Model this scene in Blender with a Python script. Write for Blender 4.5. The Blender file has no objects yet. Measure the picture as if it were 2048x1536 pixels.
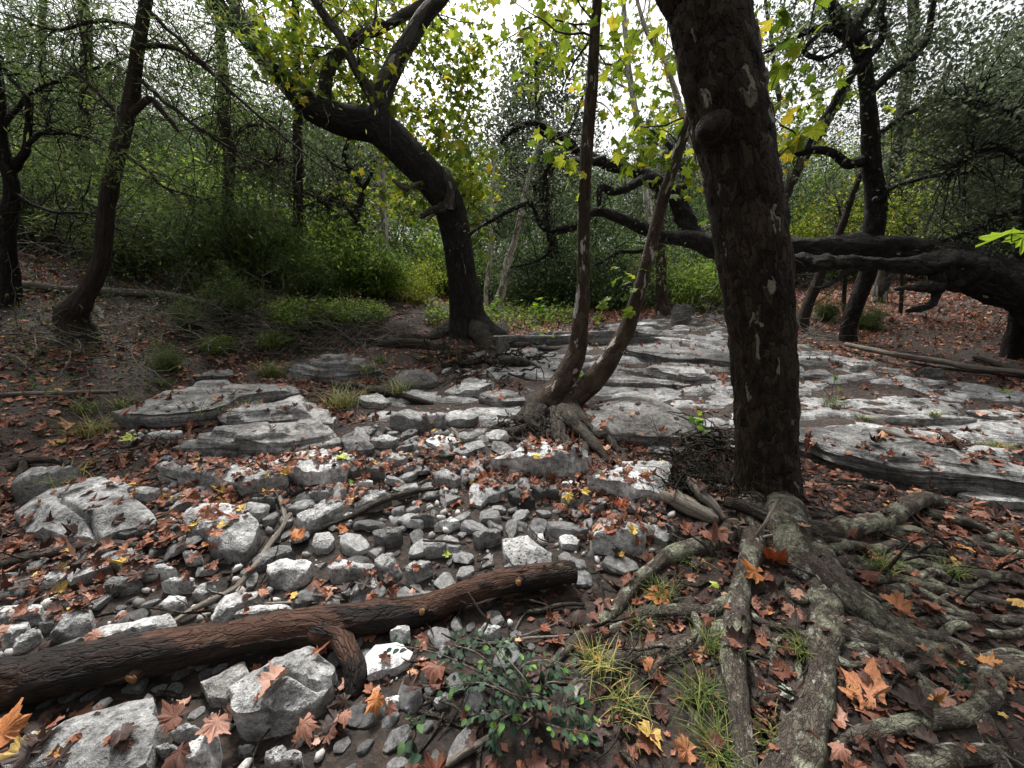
import bpy, math, random
import numpy as np
from math import radians, sin, cos, pi, tan
random.seed(7)
rng = np.random.default_rng(7)
SC = bpy.context.scene
COL = SC.collection
# ------------------------------------------------------------------ camera
CAM = np.array((0.0, 0.0, 1.55)); PITCH = radians(15.0); FPX = 772.0   # FPX for a 2048 px wide picture
cam_d = bpy.data.cameras.new('camera'); cam_d.sensor_width = 36; cam_d.lens = 36 * FPX / 2048
cam_d.clip_start = 0.05; cam_d.clip_end = 600
cam = bpy.data.objects.new('camera', cam_d); COL.objects.link(cam)
cam.location = CAM; cam.rotation_euler = (pi / 2 - PITCH, 0, 0)
SC.camera = cam
# ------------------------------------------------------------------ overcast sky and veiled sun
SUN_EL, SUN_ROT = radians(58), radians(-18)
world = bpy.data.worlds.new('World'); SC.world = world; world.use_nodes = True
wn = world.node_tree; wn.nodes.clear()
sky = wn.nodes.new('ShaderNodeTexSky'); sky.sky_type = 'NISHITA'; sky.sun_disc = False
sky.sun_elevation = SUN_EL; sky.sun_rotation = SUN_ROT; sky.dust_density = 6; sky.air_density = 1.5
hs = wn.nodes.new('ShaderNodeHueSaturation'); hs.inputs['Saturation'].default_value = 0.10
bg = wn.nodes.new('ShaderNodeBackground'); bg.inputs['Strength'].default_value = 0.06
wo = wn.nodes.new('ShaderNodeOutputWorld')
wn.links.new(sky.outputs[0], hs.inputs['Color']); wn.links.new(hs.outputs[0], bg.inputs[0]); wn.links.new(bg.outputs[0], wo.inputs[0])
sun_d = bpy.data.lights.new('sun', 'SUN'); sun_d.energy = 1.5; sun_d.angle = radians(11); sun_d.color = (1, .97, .92)
sun = bpy.data.objects.new('sun', sun_d); COL.objects.link(sun)
sdir = np.array((sin(SUN_ROT) * cos(SUN_EL), cos(SUN_ROT) * cos(SUN_EL), sin(SUN_EL)))
from mathutils import Vector
sun.rotation_euler = Vector(sdir).to_track_quat('Z', 'Y').to_euler()
vs = SC.view_settings; vs.view_transform = 'Standard'; vs.look = 'None'; vs.gamma = 1; vs.exposure = 2.03
SC.render.engine = 'CYCLES'
cy = SC.cycles; cy.adaptive_threshold = .02; cy.max_bounces = 4; cy.diffuse_bounces = 2; cy.glossy_bounces = 2; cy.transmission_bounces = 3; cy.transparent_max_bounces = 4
cy.use_denoising = True

# ------------------------------------------------------------------ noise
def _hash(i, j, k, s):
    h = (i.astype(np.uint32) * np.uint32(374761393) + j.astype(np.uint32) * np.uint32(668265263)
         + k.astype(np.uint32) * np.uint32(2147483647) + np.uint32(s * 974711 + 12345))
    h = (h ^ (h >> np.uint32(13))) * np.uint32(1274126177)
    h = h ^ (h >> np.uint32(16))
    return (h & np.uint32(0xffff)).astype(np.float64) / 32767.5 - 1.0
def vnoise(p, s=0):
    p = np.asarray(p, float); f = np.floor(p); i = f.astype(np.int64); t = p - f; t = t * t * (3 - 2 * t)
    x, y, z = i[..., 0], i[..., 1], i[..., 2]; u, v, w = t[..., 0], t[..., 1], t[..., 2]
    H = lambda a, b, c: _hash(x + a, y + b, z + c, s)
    l = lambda a, b, q: a + (b - a) * q
    return l(l(l(H(0, 0, 0), H(1, 0, 0), u), l(H(0, 1, 0), H(1, 1, 0), u), v),
             l(l(H(0, 0, 1), H(1, 0, 1), u), l(H(0, 1, 1), H(1, 1, 1), u), v), w)
def fbm(p, o=3, s=0, g=.5):
    r = 0; a = 1; p = np.asarray(p, float)
    for q in range(o):
        r = r + a * vnoise(p * 2 ** q + q * 17.3, s + q); a *= g
    return r
def smooth(a, b, x):
    t = np.clip((x - a) / (b - a), 0, 1); return t * t * (3 - 2 * t)
# ------------------------------------------------------------------ terrain: a creek bed climbing gently away, a bank on each side
LB = np.array([(-4.2, -2), (-4.1, 2.5), (-4.0, 3.8), (-4.05, 5.4), (-2.9, 6.7), (-1.9, 8.2), (-1.5, 10), (-1.2, 14), (-4, 30)])
RB = np.array([(7.5, -2), (7.2, 3.5), (6.9, 5), (6.1, 6.9), (5.5, 9.3), (5.2, 12), (4.5, 16), (3, 30)])
def terrain(x, y):
    x = np.asarray(x, float); y = np.asarray(y, float)
    z = .08 * np.clip(y - 1.5, 0, 8) + .02 * np.clip(y - 9.5, 0, 100)
    lx = np.interp(y, LB[:, 1], LB[:, 0]); s = np.clip(lx - x, 0, 100)
    z = z + .16 * smooth(0, .35, s) + .24 * np.clip(s - .2, 0, 5) + .08 * np.clip(s - 5.2, 0, 40)
    rx = np.interp(y, RB[:, 1], RB[:, 0]); s = np.clip(x - rx, 0, 100)
    z = z + .055 * s
    z = z + .10 * np.clip(y - 14 - .25 * x, 0, 25) + .05 * np.clip(y - 40, 0, 100)
    z = z + .10 * np.exp(-((x - 1.75) ** 2 / .9 + (y - 1.9) ** 2 / .8)) + .05 * smooth(.3, 1.5, x) * smooth(3.0, 2.0, y)
    P = np.stack([x, y, x * 0], -1)
    z = z + .05 * vnoise(P * .9, 3) + .020 * vnoise(P * 3.1, 4) + .008 * vnoise(P * 9, 5)
    return z
_r = np.array((1., 0, 0)); _f = np.array((0, cos(PITCH), -sin(PITCH))); _u = np.array((0, sin(PITCH), cos(PITCH)))
def ray(px, py): return _f + (px - 1024) / FPX * _r + (768 - py) / FPX * _u
def PY(px, py, Y):                       # the point seen in that direction at Y metres down the creek
    r = ray(px, py); return CAM + r * (Y / r[1])
def depth(p): return float((np.asarray(p) - CAM) @ _f)
_ts = np.concatenate([np.linspace(.4, 4, 150), np.geomspace(4.02, 90, 260)])
def G(px, py, up=0.0):                   # the spot of ground seen in that direction
    r = ray(px, py); p = CAM + _ts[:, None] * r
    d = p[:, 2] - terrain(p[:, 0], p[:, 1]) - up
    i = np.argmax(d < 0)
    if d[i] >= 0: i = len(_ts) - 1
    if i == 0: return p[0]
    a = d[i - 1] / (d[i - 1] - d[i] + 1e-9)
    return p[i - 1] + (p[i] - p[i - 1]) * a
def PROJ(x, y, z):
    q = np.stack([x, y, z], -1) - CAM; d = q @ _f
    return 1024 + FPX * (q @ _r) / d, 768 - FPX * (q @ _u) / d, d
def inpoly(px, py, poly):
    poly = np.asarray(poly, float); c = np.zeros(np.shape(px), bool); n = len(poly)
    for i in range(n):
        x0, y0 = poly[i]; x1, y1 = poly[i - 1]
        c ^= ((y0 > py) != (y1 > py)) & (px < (x1 - x0) * (py - y0) / (y1 - y0 + 1e-9) + x0)
    return c
# ------------------------------------------------------------------ mesh building
class MB:
    def __init__(s): s.V = []; s.F = []; s.T = []; s.B = []; s.n = 0
    def add(s, V, F, tint=None, bark=None):
        V = np.asarray(V, float)
        s.V.append(V); F = F if isinstance(F, list) else [F]
        s.F += [np.asarray(f, np.int64) + s.n for f in F if len(f)]
        s.T.append(np.broadcast_to(np.asarray(.5 if tint is None else tint, float), (len(V),)))
        s.B.append(V if bark is None else bark); s.n += len(V)
    def mesh(s, name, origin, mats, smooth_=True, sharp=None):
        V = np.concatenate(s.V) - np.asarray(origin); me = bpy.data.meshes.new(name)
        me.vertices.add(len(V)); me.vertices.foreach_set('co', V.astype(np.float32).ravel())
        loops = np.concatenate([f.ravel() for f in s.F]); tot = np.concatenate([np.full(len(f), f.shape[1]) for f in s.F])
        me.loops.add(len(loops)); me.loops.foreach_set('vertex_index', loops.astype(np.int32))
        me.polygons.add(len(tot)); st = np.concatenate([[0], np.cumsum(tot)[:-1]])
        me.polygons.foreach_set('loop_start', st.astype(np.int32))
        me.polygons.foreach_set('use_smooth', np.full(len(tot), smooth_))
        me.update(calc_edges=True)
        a = me.attributes.new('tint', 'FLOAT', 'POINT'); a.data.foreach_set('value', np.concatenate(s.T).astype(np.float32))
        a = me.attributes.new('bark', 'FLOAT_VECTOR', 'POINT'); a.data.foreach_set('vector', np.concatenate(s.B).astype(np.float32).ravel())
        if sharp: me.set_sharp_from_angle(angle=radians(sharp))
        me.materials.append(mats)
        return me
def props(o, label=None, cat=None, group=None, kind=None):
    if label: o['label'] = label
    if cat: o['category'] = cat
    if group: o['group'] = group
    if kind: o['kind'] = kind
    return o
def thing(name, label, cat, loc, group=None):
    o = bpy.data.objects.new(name, None); COL.objects.link(o); o.location = loc; o.empty_display_size = .1
    return props(o, label, cat, group)
def part(name, parent, mb, mat, smooth_=True, kind=None, sharp=None):
    org = tuple(parent.location)
    if parent.parent: org = tuple(parent.location + parent.parent.location)
    o = bpy.data.objects.new(name, mb.mesh(name, org, mat, smooth_, sharp)); COL.objects.link(o); o.parent = parent
    if kind: o['kind'] = kind
    return o
def solo(name, mb, mat, label=None, cat=None, group=None, kind=None, smooth_=True, sharp=None, origin=None):
    V = np.concatenate(mb.V); org = origin if origin is not None else (*V[:, :2].mean(0), V[:, 2].min())
    o = bpy.data.objects.new(name, mb.mesh(name, org, mat, smooth_, sharp)); COL.objects.link(o); o.location = org
    return props(o, label, cat, group, kind)
def unit(v): return v / (np.linalg.norm(v, axis=-1, keepdims=True) + 1e-12)
def catmull(P, m):
    P = np.asarray(P, float); n = len(P); t = np.linspace(0, n - 1, m); i = np.clip(t.astype(int), 0, n - 2); u = (t - i)[:, None]
    Q = np.vstack([2 * P[0] - P[1], P, 2 * P[-1] - P[-2]])
    a, b, c, d = Q[i], Q[i + 1], Q[i + 2], Q[i + 3]
    return .5 * (2 * b + (c - a) * u + (2 * a - 5 * b + 4 * c - d) * u ** 2 + (3 * b - a - 3 * c + d) * u ** 3)
def tube(mb, pts, rad, seg=10, m=None, amp=.06, freq=6., seed=0, ridge=0., wob=0., tint=None, flare=None, tip=True, peel=0.):
    pts = np.asarray(pts, float); rad = np.asarray(rad, float)
    if m is None:
        L = np.linalg.norm(np.diff(pts, axis=0), axis=1).sum(); m = int(np.clip(L / (max(rad.mean(), .004) * .7), len(pts) * 2, 90))
    PR = catmull(np.hstack([pts, rad[:, None]]), m) if m != len(pts) else np.hstack([pts, rad[:, None]])
    P = PR[:, :3]; R = np.maximum(PR[:, 3], .0008)
    if wob: P = P + wob * R[:, None] * np.stack([vnoise(P * (1.2 / max(R.mean(), .01)) * .12, seed + q) for q in (50, 51, 52)], -1)
    T = unit(np.gradient(P, axis=0)); a = np.cross(T[0], (0.31, .2, .93)); 
    N = np.zeros_like(P); N[0] = unit(a)
    for i in range(1, m):
        v = N[i - 1] - T[i] * (N[i - 1] @ T[i]); N[i] = v / (np.linalg.norm(v) + 1e-9)
    B = np.cross(T, N); th = np.linspace(0, 2 * pi, seg, endpoint=False)
    D = N[:, None] * np.cos(th)[None, :, None] + B[:, None] * np.sin(th)[None, :, None]
    L = np.concatenate([[0], np.cumsum(np.linalg.norm(np.diff(P, axis=0), axis=1))])
    rr = np.repeat(R[:, None], seg, 1)
    V0 = P[:, None] + D * rr[..., None]
    if amp: rr = rr * (1 + amp * fbm(V0 * freq, 3, seed))
    if ridge: rr = rr * (1 + ridge * (1 - np.abs(vnoise(np.stack([np.cos(th)[None] * 3 + 0 * rr, np.sin(th)[None] * 3 + 0 * rr, L[:, None] * 1.5 + 0 * rr], -1) * 1.6, seed + 9)) * 2))
    if peel:
        fib = vnoise(np.stack([np.cos(th)[None] * 9 + 0 * rr, np.sin(th)[None] * 9 + 0 * rr, L[:, None] * 5 + 0 * rr], -1), seed + 31)
        pm = smooth(.12, .26, fbm(V0 * np.array((3.2, 7, 7)), 3, seed + 30) + .25 * fib); rr = rr * (1 - peel * pm + .02 * fib * (.4 + pm)); tint = np.concatenate([pm.reshape(-1), [.5, 1.]])
    V = (P[:, None] + D * rr[..., None]).reshape(-1, 3)
    rb = R.mean(); bark = np.stack([np.cos(th)[None] * rb + 0 * rr, np.sin(th)[None] * rb + 0 * rr, L[:, None] + 0 * rr], -1).reshape(-1, 3) + seed * 1.7
    i = np.arange(m - 1)[:, None] * seg; j = np.arange(seg)[None]; j2 = (j + 1) % seg
    F = np.stack([i + j, i + j2, i + seg + j2, i + seg + j], -1).reshape(-1, 4)
    V = np.vstack([V, P[0] - T[0] * R[0] * .3, P[-1] + T[-1] * R[-1] * (.6 if tip else .1)])
    bark = np.vstack([bark, bark[0], bark[-1]])
    jj = np.arange(seg); c0 = m * seg; c1 = c0 + 1; e = (m - 1) * seg
    C = np.vstack([np.stack([0 * jj + c0, (jj + 1) % seg, jj], -1), np.stack([0 * jj + c1, e + jj, e + (jj + 1) % seg], -1)])
    mb.add(V, [F, C], tint, bark)
    return P, R
_th3 = np.linspace(0, 2 * pi, 3, endpoint=False)
def twig(mb, P, R, tint=.5):              # a cheap three-sided twig
    P = np.asarray(P); R = np.broadcast_to(np.asarray(R, float), (len(P),)); T = unit(np.gradient(P, axis=0))
    N = unit(np.cross(T, (.3, .5, .81))); B = np.cross(T, N)
    V = P[:, None] + R[:, None, None] * (N[:, None] * np.cos(_th3)[None, :, None] + B[:, None] * np.sin(_th3)[None, :, None])
    m = len(P); i = np.arange(m - 1)[:, None] * 3; j = np.arange(3)[None]; j2 = (j + 1) % 3
    mb.add(V.reshape(-1, 3), np.stack([i + j, i + j2, i + 3 + j2, i + 3 + j], -1).reshape(-1, 4), tint)
def walk(p, d, L, n, gnarl, droop=0., up=0.):
    P = [np.asarray(p, float)]; d = unit(np.asarray(d, float)); s = L / n
    for _ in range(n):
        d = unit(d + gnarl * rng.normal(size=3) + np.array((0, 0, up - droop))); P.append(P[-1] + d * s)
    return np.array(P)
# ------------------------------------------------------------------ leaf shapes
def lobed(k=1.0, coarse=False, jit=0, sd=0):
    lob = [(90, 1.0), (40, .92), (140, .92), (-12, .68), (192, .68)]
    out = []
    for a, r in sorted(lob):
        w = 13 if not coarse else 15
        if coarse: out += [(a - w * 1.75, .56 * (.9 if r < .8 else 1)), (a, r)]
        else: out += [(a - w * 1.9, .60 if r > .8 else .55), (a - w * 1.15, r * .76), (a - w * .75, r * .75), (a - w * .3, r * .93), (a, r), (a + w * .3, r * .92), (a + w * .75, r * .76), (a + w * 1.15, r * .77)]
    out += [(222, .5), (270, .16)] if coarse else [(224, .56), (244, .46), (270, .14), (296, .46)]
    out.sort(key=lambda q: q[0])
    a = np.radians([q[0] for q in out]); r = np.array([q[1] for q in out])
    if jit: r_ = np.random.default_rng(sd); r = r * (1 + jit * r_.normal(size=len(r)) * .5 + jit * np.interp(a, np.linspace(-1, 5.4, 8), r_.normal(size=8))); a = a + r_.normal(size=len(a)) * .02
    return np.stack([r * np.cos(a), r * np.sin(a) + .0, 0 * a], -1) * .55
def fan(outline, ring=False):
    n = len(outline); i = np.arange(n); j = (i + 1) % n
    if not ring:
        return np.vstack([[0, 0, 0], outline]), np.stack([0 * i, 1 + i, 1 + j], -1)
    V = np.vstack([[0, 0, 0], outline * .5, outline])
    return V, [np.stack([0 * i, 1 + i, 1 + j], -1), np.stack([1 + i, 1 + n + i, 1 + n + j, 1 + j], -1)]
SYCS = [fan(lobed(jit=.14, sd=q) * np.array((1, (.8, 1.05, .9, 1.15)[q], 1))) for q in range(4)]; SYC = fan(lobed(jit=.06, sd=9)); SYC_C = fan(lobed(coarse=True))
OVAL = (np.array([(0, -.5, 0), (.24, -.1, .05), (.17, .28, .04), (0, .5, 0), (-.17, .28, .04), (-.24, -.1, .05)]), np.array([(0, 1, 2, 3), (0, 3, 4, 5)]))
DIA = (np.array([(0, -.5, 0), (.3, 0, .06), (0, .5, 0), (-.3, 0, .06)]), np.array([(0, 1, 2, 3)]))
FROND = (np.array([(0, -.5, 0), (.09, -.1, .03), (0, .5, 0), (-.09, .1, .03)]), np.array([(0, 1, 2, 3)]))
def rotmats(n, flat=0.):                 # flat: 0 any way up .. 1 lying level
    q = rng.normal(size=(n, 3)) * (1 - flat) + np.array((0, 0, flat * 2.2)); z = unit(q)
    a = rng.normal(size=(n, 3)); x = unit(np.cross(a, z)); y = np.cross(z, x)
    return np.stack([x, y, z], -1)
def scatter(mb, C, size, tpl, flat=0., tint=None, curl=0., M=None):
    C = np.asarray(C, float); n = len(C)
    if n == 0: return
    tv, tf = tpl; k = len(tv)
    if M is None: M = rotmats(n, flat)
    T = np.repeat(tv[None], n, 0)
    if np.any(curl):
        a = rng.normal(size=(n, 1)) * curl; b = rng.normal(size=(n, 1)) * curl; c = rng.normal(size=(n, 1)) * curl * .5
        T = T.copy(); T[..., 2] += a * T[..., 0] ** 2 * 2 + b * T[..., 1] ** 2 * 2 + c * T[..., 0] * T[..., 1] * 3 + rng.normal(size=(n, k)) * .02 * (curl > 0)
    V = np.einsum('nij,nkj->nki', M, T) * np.asarray(size, float).reshape(-1, 1, 1) + C[:, None]
    t = rng.random(n) if tint is None else np.asarray(tint)
    tf = tf if isinstance(tf, list) else [tf]
    off = (np.arange(n) * k)[:, None, None]
    mb.add(V.reshape(-1, 3), [(f[None] + off).reshape(-1, f.shape[1]) for f in tf], np.repeat(t, k))
# ------------------------------------------------------------------ materials
def newmat(name):
    m = bpy.data.materials.new(name); m.use_nodes = True; nt = m.node_tree; nt.nodes.clear()
    out = nt.nodes.new('ShaderNodeOutputMaterial'); b = nt.nodes.new('ShaderNodeBsdfPrincipled')
    nt.links.new(b.outputs[0], out.inputs[0]); return m, nt, b, out
def nd(nt, t, ins={}, **kw):
    n = nt.nodes.new(t)
    for k, v in kw.items(): setattr(n, k, v)
    for k, v in ins.items():
        if isinstance(v, bpy.types.NodeSocket): nt.links.new(v, n.inputs[k])
        else: n.inputs[k].default_value = v
    return n
def ramp(nt, fac, stops):
    r = nt.nodes.new('ShaderNodeValToRGB'); e = r.color_ramp.elements
    while len(e) < len(stops): e.new(.5)
    for q, (p, c) in zip(e, stops):
        q.position = p; q.color = (*c, 1) if len(c) == 3 else c
    nt.links.new(fac, r.inputs[0]); return r.outputs[0]
def g3(v, w=0.): return (v * (1 + w), v, v * (1 - w))
def noise(nt, vec, scale, detail=4, rough=.6): return nd(nt, 'ShaderNodeTexNoise', {'Vector': vec, 'Scale': scale, 'Detail': detail, 'Roughness': rough}).outputs[0]
def math_(nt, op, a, b=0.): return nd(nt, 'ShaderNodeMath', {0: a, 1: b}, operation=op).outputs[0]
def mix(nt, f, a, b, mode='MIX'):
    n = nt.nodes.new('ShaderNodeMix'); n.data_type = 'RGBA'; n.blend_type = mode
    for i, v in ((0, f), (6, a), (7, b)):
        if isinstance(v, bpy.types.NodeSocket): nt.links.new(v, n.inputs[i])
        else: n.inputs[i].default_value = v if not isinstance(v, tuple) or len(v) == 4 else (*v, 1)
    return n.outputs[2]
def bump(nt, b, h, dist, strength=1.): 
    n = nd(nt, 'ShaderNodeBump', {'Height': h, 'Distance': dist, 'Strength': strength}); nt.links.new(n.outputs[0], b.inputs['Normal'])
def objvec(nt):
    tc = nd(nt, 'ShaderNodeTexCoord'); oi = nd(nt, 'ShaderNodeObjectInfo')
    s = nd(nt, 'ShaderNodeVectorMath', {0: oi.outputs['Location']}, operation='SCALE'); s.inputs[3].default_value = 7.3
    return nd(nt, 'ShaderNodeVectorMath', {0: tc.outputs['Object'], 1: s.outputs[0]}, operation='ADD').outputs[0], oi.outputs['Random']
def stone(name, lo, hi, warm=0., strat=0., pits=.0, dark=.5, fine=1.):
    m, nt, b, _ = newmat(name); v, rnd = objvec(nt)
    n1 = noise(nt, v, 3.2, 3, .62); n2 = noise(nt, v, 26 * fine, 4, .75); n3 = noise(nt, v, 110, 2, .7)
    c = ramp(nt, n1, [(.30, g3(lo, warm)), (.50, g3((lo + hi) * .47, warm * .6)), (.70, g3(hi, warm * .3))])
    c = mix(nt, .75, c, ramp(nt, n2, [(.34, g3(.22)), (.5, g3(.9)), (.64, g3(1.45))]), 'MULTIPLY')
    c = mix(nt, .6, c, ramp(nt, n3, [(.35, g3(.55)), (.62, g3(1.25))]), 'MULTIPLY')
    rv = ramp(nt, rnd, [(0, g3(.5)), (.5, g3(.95)), (1, g3(1.4))]); c = mix(nt, 1., c, rv, 'MULTIPLY')
    # dark lichen blotches
    l = noise(nt, v, 7.5, 4, .7); c = mix(nt, ramp(nt, l, [(.54, g3(0)), (.66, g3(dark))]), c, (.035, .037, .035))
    h = math_(nt, 'ADD', math_(nt, 'MULTIPLY', n2, .9), math_(nt, 'MULTIPLY', n3, .25))
    if pits:
        vo = nd(nt, 'ShaderNodeTexVoronoi', {'Vector': v, 'Scale': 38.}).outputs['Distance']
        pr = ramp(nt, vo, [(.12, g3(.0)), (.30, g3(1))]); c = mix(nt, pits, c, mix(nt, 1., c, ramp(nt, vo, [(.10, g3(.25)), (.3, g3(1))]), 'MULTIPLY'))
        h = math_(nt, 'ADD', h, math_(nt, 'MULTIPLY', pr, .5 * pits))
    if strat:
        sp = nd(nt, 'ShaderNodeMapping', {'Vector': v, 'Scale': (1.2, 1.2, 34.)}).outputs[0]
        ns = noise(nt, sp, 1.6, 5, .6); h = math_(nt, 'ADD', h, math_(nt, 'MULTIPLY', ns, 2.2 * strat))
        c = mix(nt, .7 * strat, c, ramp(nt, ns, [(.40, g3(.3)), (.52, g3(1.05))]), 'MULTIPLY')
    nt.links.new(c, b.inputs['Base Color']); b.inputs['Roughness'].default_value = .85; b.inputs['Specular IOR Level'].default_value = .3
    bump(nt, b, h, .022, 1.); return m
def barkm(name, base, hi, plates=None, pale=(.36, .34, .29), pale_amt=.0, sx=9., sz=3., groove=1., moss=0., blotch=None, bare=None, rough=.9, ph=.03):
    m, nt, b, _ = newmat(name); v = nd(nt, 'ShaderNodeAttribute', attribute_name='bark').outputs['Vector']
    mp = nd(nt, 'ShaderNodeMapping', {'Vector': v, 'Scale': (sx, sx, sz)}).outputs[0]
    nz = nd(nt, 'ShaderNodeTexNoise', {'Vector': mp, 'Scale': 1.3, 'Detail': 3.})
    nzs = nd(nt, 'ShaderNodeVectorMath', {0: nz.outputs['Color']}, operation='SCALE'); nzs.inputs[3].default_value = 1.9
    wv = nd(nt, 'ShaderNodeVectorMath', {0: mp, 1: nzs.outputs[0]}, operation='ADD').outputs[0]
    n1 = noise(nt, mp, 1.1, 6, .7); n2 = noise(nt, v, 70, 4, .7)
    c = ramp(nt, n1, [(.32, base), (.68, hi)])
    ve = nd(nt, 'ShaderNodeTexVoronoi', {'Vector': wv, 'Scale': 1.6}, feature='DISTANCE_TO_EDGE').outputs['Distance']
    vc = nd(nt, 'ShaderNodeTexVoronoi', {'Vector': wv, 'Scale': 1.6})
    sep = nd(nt, 'ShaderNodeSeparateColor', {0: vc.outputs['Color']})
    if plates: c = mix(nt, ramp(nt, sep.outputs[0], [(.45, g3(0)), (.75, g3(.85))]), c, plates)
    if pale_amt: c = mix(nt, ramp(nt, sep.outputs[1], [(1 - pale_amt, g3(0)), (1 - pale_amt + .02, g3(.9))]), c, pale)
    if moss:
        l = noise(nt, v, 6., 6, .75); c = mix(nt, ramp(nt, l, [(.50, g3(0)), (.60, g3(moss))]), c, (.27, .28, .20))
        l2 = noise(nt, v, 14., 5, .7); c = mix(nt, ramp(nt, l2, [(.58, g3(0)), (.66, g3(moss * .8))]), c, (.42, .42, .38))
    if blotch: c = mix(nt, ramp(nt, noise(nt, nd(nt, 'ShaderNodeMapping', {'Vector': v, 'Scale': (9., 9., 3.5)}).outputs[0], 1., 4, .65), [(.47, g3(0)), (.56, g3(.95))]), c, blotch)
    if bare: c = mix(nt, nd(nt, 'ShaderNodeAttribute', attribute_name='tint').outputs['Fac'], c, mix(nt, n1, bare, (bare[0] * .35, bare[1] * .3, bare[2] * .3, 1)))
    gr = ramp(nt, ve, [(.0, g3(0)), (.12, g3(1))])
    c = mix(nt, groove * .8, c, mix(nt, 1., c, ramp(nt, ve, [(.0, g3(.25)), (.10, g3(1))]), 'MULTIPLY'))
    c = mix(nt, .6, c, ramp(nt, n2, [(.3, g3(.5)), (.65, g3(1.3))]), 'MULTIPLY')
    h = math_(nt, 'ADD', math_(nt, 'MULTIPLY', gr, .6 * groove), math_(nt, 'ADD', math_(nt, 'MULTIPLY', sep.outputs[2], .35), math_(nt, 'MULTIPLY', n1, .7)))
    h = math_(nt, 'ADD', h, math_(nt, 'MULTIPLY', n2, .2))
    nt.links.new(c, b.inputs['Base Color']); b.inputs['Roughness'].default_value = rough; b.inputs['Specular IOR Level'].default_value = .25
    bump(nt, b, h, ph, 1.); return m
def leafm(name, stops, trans=.35, use_rand=False, veins=True, rough=.6):
    m, nt, b, out = newmat(name)
    f = nd(nt, 'ShaderNodeObjectInfo').outputs['Random'] if use_rand else nd(nt, 'ShaderNodeAttribute', attribute_name='tint').outputs['Fac']
    c = ramp(nt, f, stops)
    if veins:
        tc = nd(nt, 'ShaderNodeTexCoord').outputs['Object']; n = noise(nt, tc, 30 if use_rand else 24, 4, .7)
        c = mix(nt, .8, c, ramp(nt, n, [(.32, g3(.45)), (.62, g3(1.3))]), 'MULTIPLY')
    nt.links.new(c, b.inputs['Base Color']); b.inputs['Roughness'].default_value = rough; b.inputs['Specular IOR Level'].default_value = .3
    if trans:
        t = nd(nt, 'ShaderNodeBsdfTranslucent', {0: c}); mx = nd(nt, 'ShaderNodeMixShader', {0: trans, 1: b.outputs[0], 2: t.outputs[0]})
        nt.links.new(mx.outputs[0], out.inputs[0])
    return m
M = {}
M['stone'] = stone('limestone', .11, .60, .02, 0, .35)
M['stone_pit'] = stone('pitted_limestone', .17, .48, .02, 0, 1.)
M['stone_dark'] = stone('dark_limestone', .08, .26, .03, .15, .2, .6)
M['stone_white'] = stone('white_limestone', .22, .60, .02, 0, .3, .4)
M['ledge'] = stone('layered_limestone', .15, .46, .05, .8, .2)
M['ledge_dark'] = stone('dark_layered_limestone', .07, .30, .05, 1., .2)
M['tanrock'] = stone('tan_limestone', .13, .30, .10, .3, .3)
M['bedrock'] = stone('bedrock_limestone', .11, .36, .02, .6, .25, .75)
M['syc_bark'] = barkm('flaking_sycamore_bark', (.008, .0055, .004), (.034, .023, .016), (.050, .036, .025), (.24, .22, .18), .035, 15, 6.5, .6)
M['sap_bark'] = barkm('young_sycamore_bark', (.022, .014, .010), (.062, .040, .028), (.075, .055, .038), (.36, .34, .30), .07, 14, 6, .5, ph=.012)
M['pale_bark'] = barkm('pale_sycamore_bark', (.26, .23, .19), (.52, .49, .43), (.16, .12, .09), (.6, .58, .53), .25, 8, 3, .3, ph=.01)
M['limb_bark'] = barkm('grey_limb_bark', (.03, .024, .02), (.10, .088, .075), (.02, .016, .013), (.30, .28, .25), .10, 6, 2, .5)
M['oak_bark'] = barkm('dark_oak_bark', (.007, .006, .005), (.024, .020, .017), (.034, .029, .025), sx=16, sz=5, groove=1., ph=.05)
M['cedar_bark'] = barkm('stringy_cedar_bark', (.020, .015, .012), (.066, .050, .040), None, sx=26, sz=2, groove=.5)
M['dead_wood'] = barkm('weathered_dead_wood', (.07, .058, .048), (.22, .195, .165), None, sx=40, sz=2.5, groove=.25, ph=.012)
M['root_bark'] = barkm('lichened_root_bark', (.028, .022, .018), (.12, .098, .078), (.05, .04, .032), (.30, .29, .24), .04, 30, 16, .4, moss=.75, ph=.02)
M['dark_root'] = barkm('dark_root_bark', (.018, .014, .011), (.06, .047, .037), None, sx=24, sz=5, groove=.6, moss=.12)
M['wet_log'] = barkm('wet_brown_log_wood', (.008, .005, .004), (.035, .018, .012), (.012, .008, .006), (.10, .06, .04), .04, 17, 5., .5, rough=.78, ph=.02, blotch=(.007, .005, .004), bare=(.08, .038, .023, 1))
M['cut_wood'] = barkm('broken_orange_wood', (.12, .055, .02), (.34, .19, .08), None, sx=60, sz=60, groove=.1, ph=.01)
LIT = [(0, (.022, .012, .009)), (.22, (.070, .028, .018)), (.45, (.19, .066, .036)), (.68, (.31, .128, .075)), (.90, (.40, .25, .19)), (.965, (.48, .21, .06)), (1, (.52, .36, .09))]
M['litter'] = leafm('dry_leaf', LIT, .12); M['litter_obj'] = leafm('dry_leaf_single', [(p ** .8, c) for p, c in [(0, (.022, .012, .009)), (.30, (.048, .022, .016)), (.55, (.12, .046, .029)), (.82, (.22, .092, .058)), (.96, (.34, .19, .14)), (.985, (.42, .19, .06)), (1, (.46, .32, .09))]], .12, True)
SY = [(0, (.07, .12, .012)), (.5, (.17, .24, .02)), (.88, (.34, .37, .03)), (1, (.50, .38, .03))]
M['syc_leaf'] = leafm('yellow_green_sycamore_leaf', SY, .45, veins=False); M['syc_leaf_obj'] = leafm('sycamore_leaf_single', SY, .45, True, False)
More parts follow.
